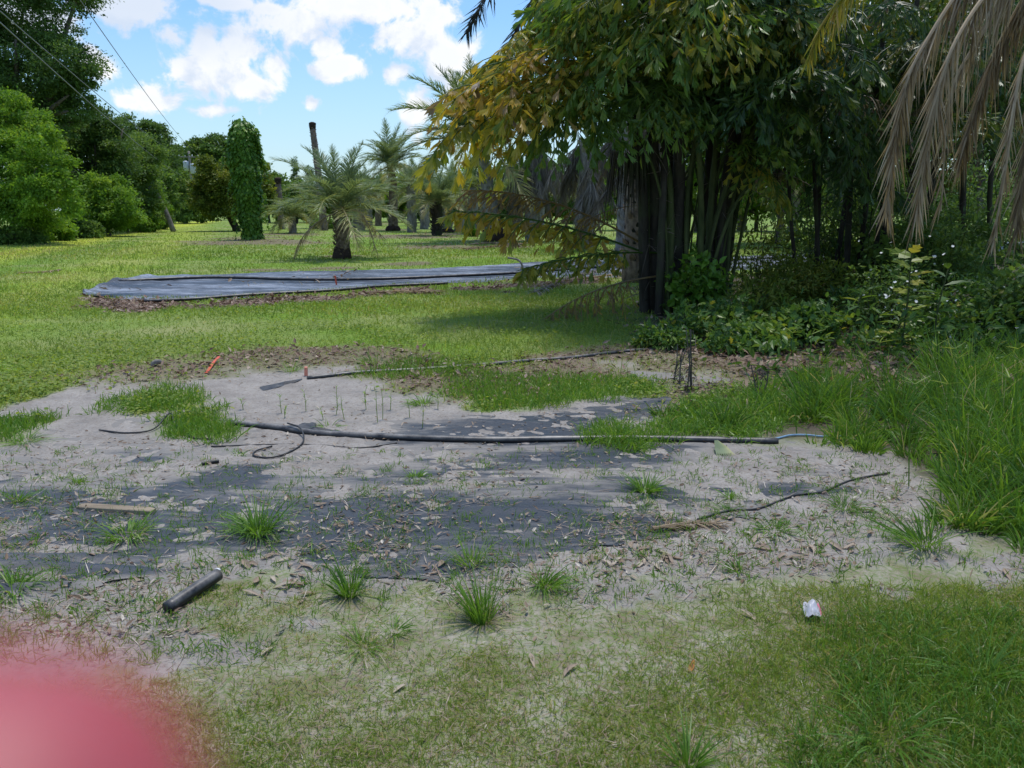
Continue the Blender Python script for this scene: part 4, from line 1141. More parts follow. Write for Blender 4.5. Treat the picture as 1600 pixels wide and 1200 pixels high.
for lab, p0, (px, py, Yn), sag in (('highest power line crossing the sky from the pole to the top edge', np.array([pb[0] + 1.35, Y, z0 + .35]), (125, 0, 28), 1.0),
                                   ('lower power line running past the oak from the left edge to the pole', np.array([pb[0], Y, z0 - 3.0]), (2, 37, 19), 1.0),
                                   ('faint thin power line just right of the dark oak in the sky', np.array([pb[0] - 1.35, Y, z0 + .35]), (90, 95, 29), .6)):
    p1 = P(px, py, Yn); ext = p1 + (p1 - p0) * .25
    u = np.linspace(0, 1, 60); c = p0 + (ext - p0) * u[:, None]; k = .8
    c[:, 2] -= sag * (4 * u * (1 - u) - 4 * .8 * .2 * u / .8)
    mb = MB(); tube(mb, c, .017, 5)
    tag(obj('power_line', mb, M['wire'], base=tuple(p0)), lab, 'wire', 'power lines over the lane')
# ------------------------------------------------------------------ date palms
def rachis(th0, th1, L, n=16, pw=1.3, side=0.):
    s = np.linspace(0, 1, n); th = th0 + (th1 - th0) * s ** pw
    ds = L / (n - 1)
    x = np.concatenate([[0], np.cumsum(np.cos(th[:-1]) * ds)]); z = np.concatenate([[0], np.cumsum(np.sin(th[:-1]) * ds)])
    return np.stack([x, side * x ** 2, z], -1)


def feather(th0, th1, L=1., n=84, ll=.27, lw=.014, droop=.25, vee=.35, tint=.45, tip=None, bare=.14, hang=0., seed=0, rw=.012, side=0., miss=0.):
    """a feather frond: rachis along +x from the origin with leaflets on both sides"""
    r2 = np.random.default_rng(seed)
    p = rachis(th0, th1, L, 18, side=side)
    mb = MB(); tube(mb, p, np.linspace(rw * L, rw * .25 * L, 18), 5, min(1, tint + .2))
    s = np.linspace(bare, 1, n); s = np.concatenate([s, s]); sd = np.repeat([1., -1.], n)
    s = np.clip(s + r2.normal(0, .004, 2 * n), 0, 1)
    if miss: k = r2.random(2 * n) > miss; s = s[k]; sd = sd[k]
    m_ = len(s)
    u = s * 17; i0 = np.minimum(u.astype(int), 16); f = (u - i0)[:, None]
    b = p[i0] * (1 - f) + p[i0 + 1] * f
    T = unit(p[i0 + 1] - p[i0]); S = np.tile([0, 1., 0], (m_, 1)); N = np.cross(T, S) * -1
    N = np.where(N[:, 2:3] < 0, -N, N)
    an = np.radians(np.interp(s, [0, .3, 1], [72, 52, 22]) + r2.normal(0, 7, m_))[:, None]
    d = T * np.cos(an) + S * sd[:, None] * np.sin(an) + N * (vee + r2.normal(0, .18, m_))[:, None]
    d = unit(d * (1 - hang) + np.array([0, 0, -1.]) * hang + r2.normal(0, .05 + .10 * hang, (m_, 3)))
    w = unit(np.cross(d, N + r2.normal(0, .35, (m_, 3))))
    lp = np.interp(s, [0, .18, .45, .8, 1], [.55, .95, 1, .7, .35])
    t = np.clip(tint + r2.normal(0, .09, m_) + (0 if tip is None else (tip - tint) * s ** 2), 0, 1)
    strips(mb, b, d, w, ll * L * lp * r2.uniform(.8, 1.1, m_), lw * L * lp, droop, 3, t)
    return mb


FR = {}
for kind, arg in {
    'up': [(1.35, .75, .33), (1.2, .45, .30), (1.45, 1.0, .36)], 'mid': [(.95, -.1, .40), (.8, -.35, .42), (1.05, .1, .38)],
    'low': [(.45, -.75, .52), (.25, -.85, .58), (.6, -.55, .48)]}.items():
    for i_, (a0, a1, tn) in enumerate(arg):
        FR.setdefault(kind, []).append(feather(a0, a1, tint=tn, seed=hash(kind) % 7 + i_, side=.08 * (i_ - 1), n=84))
for i_ in range(3): FR.setdefault('yellow', []).append(feather(.1 - .2 * i_, -1.1, tint=.72, tip=.85, seed=40 + i_, n=60))
for i_ in range(3): FR.setdefault('brown', []).append(feather(-.3 - .3 * i_, -1.45, tint=.5, hang=.5, seed=50 + i_, n=56, lw=.014))
FM = {}
def fmesh(kind, i, mat):
    key = (kind, i, mat)
    if key not in FM: FM[key] = FR[kind][i].mesh('frond', M[mat])
    return FM[key]


def palm(label, base, h, r0, r1, L, counts, bark='palmbark', mat='date', lean=(0, 0), name='date_palm', group='date palms growing in the field', root=0., dead='dead', rootr=1.25, nb=90):
    base = np.asarray(base, float); t = thing(name, label, 'palm', tuple(base), group)
    top = base + np.array([lean[0], lean[1], h])
    mb = MB(); tube(mb, curve([base - [0, 0, .15], base * .5 + top * .5 + [r0 * .2, 0, 0], top], 16), np.linspace(r0, r1, 16) * (1 + .06 * rng.normal(size=16)), 12, jitter=.06)
    boots(mb, base, top, r0, r1, nb, r0 * .55, t0=.05)
    obj('trunk', mb, M[bark], t, True)
    if root:
        mb = MB(); tube(mb, [base - [0, 0, .1], base + [0, 0, root * .3], base + [0, 0, root * .8], base + [0, 0, root]], [r0 * rootr * 1.1, r0 * rootr * 1.15, r0 * rootr, r0 * .9], 14, jitter=.10); obj('root_mass', mb, M['root'], t)
    k = 0
    for kind, n in counts.items():
        for i in range(n):
            mt = mat if kind not in ('brown',) else dead
            o = link('frond', fmesh(kind, i % 3, mt), t, (lean[0] + random.gauss(0, r1 * .3), lean[1] + random.gauss(0, r1 * .3), h + random.uniform(-.15, .12) * L * .3))
            o.rotation_euler = (random.gauss(0, .15), random.gauss(0, .10), k * 2.399963 + random.gauss(0, .2)); k += 1
            o.scale = (L * random.uniform(.82, 1.12),) * 3
    return t


palm('young date palm with a short dark trunk standing alone on the lawn', gb(531, 26.2), 1.65, .245, .225, 2.4,
     {'up': 6, 'mid': 8, 'low': 9, 'yellow': 2, 'brown': 1}, root=.42, rootr=1.12, nb=130)
palm('slender tall date palm standing clear against the sky in the middle distance', gb(613, 62), 5.0, .42, .30, 3.1, {'up': 7, 'mid': 12, 'low': 12, 'yellow': 6}, 'palmbark', root=.4)
palm('dark trunked date palm left of the big grey one in the middle distance', gb(681, 50), 2.1, .34, .36, 2.6, {'up': 6, 'mid': 10, 'low': 12, 'yellow': 5}, 'darkbark')
palm('short grey trunked date palm close behind the dark trunked one', gb(698, 57), 2.2, .36, .32, 2.6, {'up': 5, 'mid': 9, 'low': 9, 'yellow': 5}, 'palmgrey', root=.3)
palm('big grey trunked date palm on a dark root mound just left of the fishtail clump', gb(772, 40), 5.0, .40, .34, 4.3, {'up': 11, 'mid': 15, 'low': 11, 'yellow': 4}, 'palmgrey', lean=(-.75, 0), root=.7, rootr=1.35)
palm('low drooping date palm left of the young one near the vine column', gb(455, 56), 1.2, .26, .24, 2.4, {'mid': 8, 'low': 12, 'yellow': 6}, 'palmgrey')
FARP = [(563, 64, 2.0, 'grey trunk behind the right side of the young palm crown'), (642, 58, 2.6, 'feathery crown between the slender tall palm and the dark trunked palm'), (716, 60, 2.6, 'feathery crown right of the dark trunked palm'),
        (662, 68, 3.2, 'taller crown behind the dark trunked palm'), (738, 54, 2.4, 'low spreading crown left of the grey palm trunk'), (488, 70, 1.8, 'low crown behind the left side of the young palm'),
        (556, 72, 1.7, 'leftmost far grey trunk behind the young date palm'), (576, 84, 3.0, 'far grey trunk just right of the young date palm crown'), (590, 80, 2.6, 'far grey trunk left of the slender tall palm'),
        (641, 84, 2.6, 'far pale thin trunk right of the slender tall palm'), (665, 78, 2.4, 'far pale trunk left of the dark trunked palm'), (729, 74, 2.2, 'far pale fat trunk left of the grey palm trunk'),
        (741, 80, 2.6, 'second far pale trunk left of the grey palm trunk'), (753, 70, 2.3, 'far pale trunk touching the grey palm trunk'), (801, 76, 2.6, 'far grey trunk right of the grey palm trunk'),
        (812, 84, 3.0, 'far thin trunk below the left dead palm skirt'), (845, 80, 3.2, 'far trunk between the two dead palm skirts'), (905, 74, 3.0, 'far trunk behind the right dead palm skirt'),
        (1160, 62, 3., 'far trunk seen through the stems right of the fishtail clump'), (1240, 55, 3., 'far trunk behind the dark shrub right of the fishtail clump')]
for px, Y, h, lab in FARP:
    palm('date palm with a ' + lab, gb(px, Y), h + .7, .36, .30, 2.4, {'up': 3, 'mid': 7, 'low': 8, 'yellow': 4}, random.choice(['palmgrey', 'palmgrey', 'palmbark']), nb=40)


# palms with skirts of hanging dead fronds
SK = [feather(-.5 - .25 * i, -1.5, hang=.72, tint=.45, seed=70 + i, n=70, ll=.30, lw=.017, vee=-.1, droop=.1) for i in range(4)]
SKM = [m_.mesh('dead_frond', M['skirt']) for m_ in SK]
def skirt_palm(label, base, h, r, L, n, green=8, drop=2.):
    t = thing('skirted_palm', label, 'palm', tuple(base), 'palms with dead frond skirts')
    mb = MB(); tube(mb, np.linspace(base - [0, 0, .2], base + [0, 0, h], 10), np.linspace(r, r * .85, 10), 10, jitter=.08); boots(mb, base, base + [0, 0, h], r, r * .85, 70, r * .6); obj('trunk', mb, M['palmgrey'], t, True)
    for i in range(n):
        o = link('dead_frond', SKM[i % 4], t, (random.gauss(0, r * .4), random.gauss(0, r * .4), h - random.random() ** 1.5 * drop))
        o.rotation_euler = (random.gauss(0, .15), random.gauss(0, .15), i * 2.399963 + random.gauss(0, .25)); o.scale = (L * random.uniform(.7, 1.1),) * 3
    for i in range(green):
        o = link('frond', fmesh(('up', 'mid')[i % 2], i % 3, 'date'), t, (0, 0, h + .1)); o.rotation_euler = (0, 0, i * 2.4); o.scale = (L * 1.25,) * 3


skirt_palm('palm with a broad grey skirt of dead fronds right of the grey date palm', gb(832, 40), 4.9, .40, 3.0, 34, 10, 1.6)
skirt_palm('palm with a shaggy dead frond skirt just left of the fishtail stems', gb(915, 31), 4.2, .38, 2.7, 34, 8, 1.6)
skirt_palm('thick palm trunk with dead fronds hanging right behind the fishtail stems', gb(985, 24), 4.4, .42, 2.4, 20, 8, 1.4)

# very tall palm behind the clump: only the tips of its drooping dark fronds come into view at the top
Y = 17.5; b0 = gb(1000, Y)
t = thing('tall_palm', 'tall palm behind the fishtail clump with dark drooping fronds at the top edge', 'palm', tuple(b0))
mb = MB(); tube(mb, np.linspace(b0 - [0, 0, .2], b0 + [0, 0, 7.6], 14), np.linspace(.36, .27, 14), 12, jitter=.05); boots(mb, b0, b0 + [0, 0, 7.6], .36, .27, 110, .2); obj('trunk', mb, M['palmbark'], t, True)
TD = [feather(.55 - .1 * i, -1.15 - .1 * i, hang=.25, tint=.35, seed=80 + i, n=80, ll=.20, lw=.011, vee=0) for i in range(3)]
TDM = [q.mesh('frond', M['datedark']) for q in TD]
for i, (az, s, el) in enumerate(((176, 4.5, 0), (186, 4.0, .05), (196, 4.6, .1), (150, 4.2, .1), (215, 4.3, .1), (110, 4., .2), (60, 4., .1), (20, 4.2, .1), (-30, 4, .1), (-70, 4, .2), (250, 4.1, .2), (280, 4., .3), (130, 4, .5), (0, 4, .5), (230, 4, .6))):
    o = link('frond', TDM[i % 3], t, (0, 0, 7.6)); o.rotation_euler = (0, -el, R(az)); o.scale = (s,) * 3

# ------------------------------------------------------------------ fishtail palms
def fish_frond(seed, L=1., tint=.3, spread=.5, dens=1., th0=.5, th1=-.6, lsize=.104, droop=.7, dead=0.):
    r2 = np.random.default_rng(seed); mb = MB()
    p = rachis(th0, th1, L, 16); tube(mb, p, np.linspace(.0065, .002, 16) * L, 5, .1 if not dead else .95)
    S = []; nsec = int(10 * dens)
    for k in range(nsec * 2):
        s = .24 + .74 * (k // 2 + .5 * (k % 2)) / nsec; sd = 1 if k % 2 else -1
        u = s * 15; i0 = min(int(u), 14); f = u - i0
        b = p[i0] * (1 - f) + p[i0 + 1] * f; T = unit(p[i0 + 1] - p[i0])
        an = math.radians(np.interp(s, [.2, 1], [68, 28]) + r2.normal(0, 8))
        d = unit(T * math.cos(an) + np.array([0, sd, 0]) * math.sin(an) + np.array([0, 0, r2.normal(.1, .15) - .35 * dead]))
        l = spread * L * np.interp(s, [.2, .4, .75, 1], [.75, 1, .7, .35]) * r2.uniform(.8, 1.1)
        q = np.array([b + d * l * v + np.array([0, 0, -1.]) * l * (droop + dead * .5) * v * v for v in np.linspace(0, 1, 7)])
        tube(mb, q, np.linspace(.005, .0018, 7) * L, 4, .15 if not dead else .95)
        m_ = int(r2.integers(7, 11)); v = np.linspace(.15, 1, m_)
        for j, vv in enumerate(v):
            if dead and r2.random() < .25: continue
            w = vv * 6; i1 = min(int(w), 5); g = w - i1; c = q[i1] * (1 - g) + q[i1 + 1] * g; D = unit(q[i1 + 1] - q[i1])
            sn = unit(np.cross(D, [0, 0, 1.])) * (1 if j % 2 else -1)
            y = unit(D * (.7 if j < m_ - 1 else 1.4) + sn * (.75 if j < m_ - 1 else 0) + np.array([0, 0, -.6 - .4 * dead]) + r2.normal(0, .24, 3))
            S.append((c, y, unit(np.array([0, 0, 1.]) + r2.normal(0, .45, 3)), lsize * L * r2.uniform(.55, 1.35), np.clip(tint + r2.normal(0, .10) + (.12 if r2.random() < .15 else 0), 0, 1)))
    a = list(zip(*S))
    scatter(mb, FISH, np.array(a[0]), np.array(a[1]), np.array(a[2]), np.array(a[3]), np.array(a[4]), .95 if not dead else .5)
    return mb


FF = {'green': [fish_frond(100 + i, tint=.24 + .06 * i, th0=.6 - .2 * i, th1=-.7 - .1 * i) for i in range(4)],
      'olive': [fish_frond(110 + i, tint=.5 + .03 * i, th0=.4 - .2 * i, th1=-.7) for i in range(3)],
      'yellow': [fish_frond(120 + i, tint=.62 + .06 * i, th0=.3 - .2 * i, th1=-.6) for i in range(3)],
      'brown': [fish_frond(130 + i, tint=.98, th0=.2 - .2 * i, th1=-.9, dead=.7, spread=.30, lsize=.07) for i in range(2)],
      'straight': [fish_frond(140 + i, tint=.62 + .1 * i, th0=.10, th1=-.25, spread=.12, lsize=.070, dens=1.2) for i in range(2)],
      'deadstraight': [fish_frond(150, tint=.98, th0=.12, th1=-.5, spread=.15, dead=.8, lsize=.05, dens=1.4)]}
FFM = {k: [m_.mesh('frond', M['fish']) for m_ in v] for k, v in FF.items()}


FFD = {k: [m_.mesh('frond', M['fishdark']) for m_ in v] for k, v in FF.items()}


def ffrond(t, start, end, kind, i=0, roll=0., wide=1., src=None):
    """a frond of thing t running from start to end (world points)"""
    start = np.asarray(start, float); d = np.asarray(end, float) - start
    ref = FF[kind][i % len(FF[kind])]; e = rachis_end[kind][i % len(FF[kind])]
    L = np.linalg.norm(d)
    s = L / np.linalg.norm(e)
    yaw = math.atan2(d[1], d[0]); el = math.asin(np.clip(d[2] / L, -1, 1)); e_el = math.atan2(e[2], math.hypot(e[0], e[1]))
    o = link('frond', (src or FFM)[kind][i % len(FF[kind])], t)
    o.matrix_local = Matrix.Translation(Vector(start) - t.location) @ Matrix.Rotation(yaw, 4, 'Z') @ Matrix.Rotation(-(el - e_el), 4, 'Y') @ Matrix.Rotation(roll, 4, 'X') @ Matrix.Diagonal((s, s * wide, s, 1))
    return o


rachis_end = {'green': [rachis(.6 - .2 * i, -.7 - .1 * i, 1, 16)[-1] for i in range(4)], 'olive': [rachis(.4 - .2 * i, -.7, 1, 16)[-1] for i in range(3)],
              'yellow': [rachis(.3 - .2 * i, -.6, 1, 16)[-1] for i in range(3)], 'brown': [rachis(.2 - .2 * i, -.9, 1, 16)[-1] for i in range(2)],
              'straight': [rachis(.10, -.25, 1, 16)[-1]] * 2, 'deadstraight': [rachis(.12, -.5, 1, 16)[-1]]}

Yc = 12.6
cb = gb(1075, Yc)
fp = thing('fishtail_palm', 'big clump of fishtail palm stems with green and yellowing leaves in the middle', 'palm', tuple(cb))
STEMS = [(1015, 455, 968, 60, 12.2, .085), (1030, 470, 1000, -60, 12.4, .095), (1048, 462, 1035, -120, 12.8, .10), (1066, 478, 1070, -80, 12.2, .10), (1092, 470, 1090, -140, 12.9, .09),
         (1112, 478, 1160, -120, 12.6, .075), (1128, 468, 1215, -40, 12.8, .085), (1128, 470, 1180, 60, 12.3, .06), (1022, 450, 985, 150, 13.2, .035), (1052, 470, 1010, 120, 11.9, .05), (1110, 470, 1135, 90, 12, .05),
         (1135, 455, 1235, 20, 13.1, .05), (1082, 474, 1105, 130, 11.9, .04), (1123, 470, 1160, 150, 12.7, .035), (1132, 468, 1205, 150, 12.9, .03), (1140, 470, 1178, 130, 12.5, .03), (1100, 476, 1090, 200, 11.8, .05), (1036, 468, 1042, 180, 11.9, .06)]
STEMS += [(random.uniform(1010, 1150), random.uniform(455, 478), random.uniform(960, 1300), random.uniform(20, 200), random.uniform(11.8, 13.2), random.uniform(.014, .028)) for _ in range(26)]
stop = []
for bx, by, tx, ty, Y, r in STEMS:
    g = gb(bx, Y); tp = P(tx, ty, Y + random.uniform(-.6, .4))
    mid = (g + tp) / 2 + np.array([(g[0] - tp[0]) * .16 + random.gauss(0, .10), random.gauss(0, .14), .2])
    pts = curve([g - [0, 0, .2], mid, tp], 20)
    mb = MB(); tube(mb, pts, np.linspace(r * 1.05, r * .75, 20) * (1 + .05 * np.sin(np.arange(20) * 2.1)), 9, jitter=.09)
    if r > .08: boots(mb, g, tp, r, r * .8, 46, r * .9)
    obj('stem', mb, M['darkbark' if r > .05 else 'greenstem'], fp, True); stop.append((pts, r))
def proj(p):
    q = np.asarray(p) - [0, 0, CAMZ]
    zf = q[1] * cp - q[2] * sp
    return 800 + F * q[0] / zf, 600 - F * (q[1] * sp + q[2] * cp) / zf


# big fronds from the stem tops
kinds = ['green', 'green', 'olive', 'green', 'green', 'green']
for si, (pts, r) in enumerate(stop):
    nf = 6 if r > .07 else (4 if r > .03 else 2)
    for k in range(nf):
        s = int(np.interp(k / nf, [0, 1], [14, 19])); b = pts[s]
        a = k * 2.4 + si * 1.1
        L = random.uniform(1.7, 2.5) * (1 if r > .07 else .75)
        d = np.array([math.cos(a) * L * .85, math.sin(a) * L * .85, random.uniform(-.25, .6) * L * .6])
        kd = random.choice(kinds)
        ex, ey = proj(b + d)
        if not (790 < ex < 1290 and ey < (130 if ex < 960 else 175)): continue
        if ex < 900 and random.random() < .6: kd = random.choice(['yellow', 'olive', 'olive'])
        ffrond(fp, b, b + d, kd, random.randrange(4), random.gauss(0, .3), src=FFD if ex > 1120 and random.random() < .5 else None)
# fronds that shape the outline: (from pixel, to pixel, depths, kind)
OUTL = [((960, 130), (755, 130), 12.4, 11.6, 'yellow', 1), ((970, 90), (785, 100), 12.6, 12.2, 'yellow', 0), ((975, 170), (712, 175), 12.3, 11.8, 'yellow', 2), ((965, 200), (700, 240), 12.2, 12.0, 'yellow', 0),
        ((985, 60), (840, 40), 12.8, 12.9, 'olive', 1), ((985, 30), (870, 0), 12.6, 12.0, 'olive', 0), ((975, 150), (790, 190), 12.2, 11.3, 'yellow', 1),
        ((990, 180), (850, 215), 12.2, 11.2, 'green', 1), ((1000, 100), (900, 150), 12.0, 10.9, 'green', 2), ((1010, 150), (950, 210), 12., 10.8, 'green', 0), ((1040, 120), (1030, 190), 12., 10.6, 'green', 1),
        ((1000, 60), (880, 60), 12.0, 11.2, 'green', 2), ((1010, 20), (900, 20), 12., 11., 'olive', 0), ((1040, 40), (990, 60), 12., 10.4, 'green', 3),
        ((1100, 60), (1120, 90), 12., 10.5, 'olive', 1), ((1130, 100), (1190, 150), 12., 10.8, 'green', 0), ((1150, 40), (1240, 60), 12.2, 10.9, 'olive', 0), ((1120, 0), (1080, 20), 12., 10.3, 'olive', 1),
        ((1160, 150), (1260, 190), 12.4, 11.2, 'green', 2), ((1180, 60), (1290, 100), 12.6, 11.5, 'yellow', 0), ((960, 110), (820, 105), 12.0, 11.3, 'yellow', 2), ((955, 160), (850, 150), 12., 11.2, 'yellow', 0),
        ((1020, 400), (700, 330), 12.3, 11.6, 'straight', 1), ((1010, 385), (720, 300), 12.5, 12.2, 'deadstraight', 0), ((1035, 395), (808, 425), 12.2, 11.3, 'straight', 0), 
        ((1040, 430), (822, 520), 12.0, 11.2, 'deadstraight', 0), ((1000, 320), (880, 380), 12.6, 12.9, 'brown', 1), 
        ((1120, 250), (1230, 240), 12.2, 11.2, 'green', 2),
        ((1130, 250), (1225, 330), 12.4, 11.4, 'olive', 2), ((985, 40), (810, 85), 12.9, 13.2, 'yellow', 1), ((1000, 0), (850, 40), 12.9, 13.4, 'yellow', 2)]
for (sx, sy), (ex, ey), y0, y1, kd, i in OUTL:
    if kd in ('yellow', 'olive') and ey > 80: ey -= 24; sy -= 12
    ffrond(fp, P(sx, sy, y0), P(ex, ey, y1), kd, i, random.gauss(0, .25), 1.)
# fruit bunch of thin hanging strings
mb = MB(); n = 130; c = P(985, 238, 12.); a = rng.uniform(0, 2 * pi, n); r_ = .34 * np.sqrt(rng.random(n))
bs = c + np.stack([np.cos(a) * r_, np.sin(a) * r_, rng.uniform(-.1, .05, n)], -1)
strips(mb, bs, unit(np.stack([np.cos(a) * .12, np.sin(a) * .12, -np.ones(n)], -1)), np.stack([-np.sin(a), np.cos(a), np.zeros(n)], -1), rng.uniform(.5, 1.05, n), .02, 0, 4, rng.random(n))
tube(mb, curve([P(1010, 225, 12.2), P(995, 215, 12.), c], 8), .03, 6)
obj('fruit_bunch', mb, M['darkbark'], fp)
# dead leaf bases and hanging straw on the stems
mb = MB(); n = 260; k = rng.integers(0, 10, n); s = rng.integers(2, 16, n)
bs = np.array([stop[a_][0][b_] for a_, b_ in zip(k, s)]) + rng.normal(0, .07, (n, 3)); a = rng.uniform(0, 2 * pi, n)
strips(mb, bs, unit(np.stack([np.cos(a) * .5, np.sin(a) * .5, rng.uniform(-1.2, .4, n)], -1)), rdir(n), rng.uniform(.15, .6, n), .02, .3, 3, np.clip(rng.normal(.25, .2, n), 0, 1))
tag(obj('dead_fibre', mb, M['skirt'], fp), kind='stuff')

# second, darker fishtail clump to the right
cb = gb(1340, 13.6)
f2 = thing('fishtail_palm', 'second darker fishtail palm clump behind the hanging dead fronds at right', 'palm', tuple(cb))
st2 = []
for bx, tx, ty, Y, r in ((1265, 1235, 120, 13.2, .035), (1285, 1290, 60, 13.6, .045), (1310, 1330, 20, 13.9, .05), (1335, 1320, -60, 13.4, .06), (1350, 1385, 0, 14, .05), (1370, 1420, 60, 13.3, .04), (1300, 1270, 200, 13., .04), (1385, 1440, -40, 14., .05), (1440, 1470, 20, 14.4, .06), (1520, 1530, -20, 14.6, .06), (1570, 1590, 40, 14., .05)):
    g = gb(bx, Y); tp = P(tx, ty, Y - .2); pts = curve([g - [0, 0, .2], (g + tp) / 2 + [random.gauss(0, .1), random.gauss(0, .1), 0], tp], 16)
    mb = MB(); tube(mb, pts, np.linspace(r, r * .75, 16), 8, jitter=.09); obj('stem', mb, M['darkbark'], f2, True); st2.append(pts)
for si, pts in enumerate(st2):
    for k in range(6):
        b = pts[int(np.interp(k / 6, [0, 1], [9, 15]))]; a = k * 2.4 + si
        L = random.uniform(1.3, 2.0); d = np.array([math.cos(a) * L * .9, math.sin(a) * L * .9, random.uniform(-.5, .4) * L * .6])
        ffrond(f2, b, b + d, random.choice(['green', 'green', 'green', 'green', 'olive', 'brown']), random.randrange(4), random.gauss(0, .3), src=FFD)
for (sx, sy), (ex, ey), y0, y1, kd, i in (((1270, 120), (1310, 195), 12.8, 11.2, 'green', 1), ((1240, 90), (1360, 110), 12.6, 11., 'green', 2), ((1300, 200), (1340, 265), 12.8, 11.4, 'green', 0), ((1240, 60), (1200, 10), 12.4, 11.2, 'yellow', 0),
                                        ((1400, 120), (1480, 60), 13, 11.6, 'green', 2), ((1330, 60), (1250, 30), 12.6, 11.2, 'green', 3), ((1350, 40), (1420, 20), 12.8, 11.5, 'green', 1), ((1500, 200), (1580, 230), 13, 12, 'green', 1)):
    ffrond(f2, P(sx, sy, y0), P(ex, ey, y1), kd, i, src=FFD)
mb = MB(); n = 420; bs = np.stack([rng.uniform(4.2, 8.5, n), rng.uniform(12.8, 15.5, n), rng.uniform(.6, 4., n)], -1); a = rng.uniform(0, 2 * pi, n)
strips(mb, bs, unit(np.stack([np.cos(a) * .7, np.sin(a) * .3, rng.uniform(-1.5, .6, n)], -1)), rdir(n), rng.uniform(.4, 1.5, n), .02, .2, 4, np.clip(rng.normal(.2, .2, n), 0, 1))
tag(obj('dead_fibre', mb, M['darkbark'], f2), kind='stuff')

# ------------------------------------------------------------------ palm with long hanging dead fronds at the upper right
Y = 9.2; b0 = gb(1660, Y); b0[0] += .15; top = np.array([b0[0], Y, 5.1])
t = thing('hanging_frond_palm', 'palm at the right edge with long tan dead fronds hanging down', 'palm', tuple(b0))
mb = MB(); tube(mb, np.linspace(b0 - [0, 0, .2], top, 12), np.linspace(.34, .30, 12), 12, jitter=.06); boots(mb, b0, top, .34, .3, 110, .2); obj('trunk', mb, M['palmbark'], t, True)
def hfrond(pxs, Ys, seed, mat='dead', ll=.72, lw=.022, n=150, hang=.62, name='dead_frond', tint=.5, sw=.3):
    p = curve([P(x, y, yy) for (x, y), yy in zip(pxs, Ys)], 30); mb = MB(); r2 = np.random.default_rng(seed)
    tube(mb, p, np.linspace(.030, .007, 30), 6, .75)
    s = r2.uniform(.12, 1, n * 2); u = s * 29; i0 = np.minimum(u.astype(int), 28); f = (u - i0)[:, None]
    b = p[i0] * (1 - f) + p[i0 + 1] * f; T = unit(p[i0 + 1] - p[i0]); side = unit(np.cross(T, [0, 1., .2])) * np.where(r2.random(2 * n) < .5, 1, -1)[:, None]
    d = unit((T * .8 + side * .55 + r2.normal(0, .25, T.shape)) * (1 - hang) + np.array([0, 0, -1.]) * hang * 1.2)
    strips(mb, b, d, unit(np.cross(d, r2.normal(size=d.shape))), ll * r2.uniform(.45, 1.05, 2 * n) * np.interp(s, [0, .6, 1], [1, 1, .6]), lw, r2.uniform(-.08, .22, 2 * n), 5, np.clip(r2.normal(tint, .22, 2 * n), 0, 1))
    obj(name, mb, M[mat], t)


hfrond([(1640, -90), (1540, -60), (1450, 60), (1408, 160), (1385, 330)], [9.2, 8.9, 8.6, 8.5, 8.5], 1)
hfrond([(1640, -80), (1560, -30), (1490, 70), (1455, 190), (1432, 335)], [9.2, 8.8, 8.4, 8.3, 8.3], 2)
hfrond([(1645, -80), (1590, -40), (1530, 60), (1485, 150), (1470, 330)], [9.2, 9., 8.8, 8.7, 8.7], 3, n=60)
hfrond([(1650, -70), (1625, 20), (1592, 120), (1575, 240), (1550, 390)], [9.1, 8.7, 8.4, 8.3, 8.3], 4, ll=.5, n=70)
hfrond([(1650, -70), (1610, -20), (1565, 60), (1530, 150), (1500, 250)], [9.2, 9.3, 9.4, 9.4, 9.4], 5, tint=.3)
hfrond([(1660, -70), (1650, 40), (1622, 140), (1600, 260), (1590, 360)], [9.1, 8.9, 8.8, 8.7, 8.7], 6, tint=.35)
tp_ = t; t = [o for o in bpy.data.objects if o.get('label', '').startswith('tall palm behind')][0]
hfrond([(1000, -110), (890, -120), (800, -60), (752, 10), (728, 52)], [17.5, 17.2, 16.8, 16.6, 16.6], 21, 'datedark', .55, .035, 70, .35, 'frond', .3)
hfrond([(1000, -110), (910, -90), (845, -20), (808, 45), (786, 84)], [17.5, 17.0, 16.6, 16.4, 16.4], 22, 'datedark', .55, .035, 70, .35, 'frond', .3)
t = tp_
hfrond([(1640, -95), (1500, -85), (1360, -45), (1290, 30), (1262, 95)], [9.2, 9., 8.9, 8.9, 8.9], 7, 'yfrond', .40, .026, 80, .55, 'yellowing_frond', .55)
hfrond([(1640, -100), (1520, -100), (1400, -70), (1330, -10), (1300, 60)], [9.2, 9.3, 9.5, 9.6, 9.6], 8, 'yfrond', .40, .026, 70, .5, 'yellowing_frond', .4)
for i in range(6):
    a = i * .5 - .9; o = link('frond', fmesh(('mid', 'up', 'low')[i % 3], i % 3, 'date'), t, tuple(top - b0)); o.rotation_euler = (0, 0, a); o.scale = (3.4,) * 3

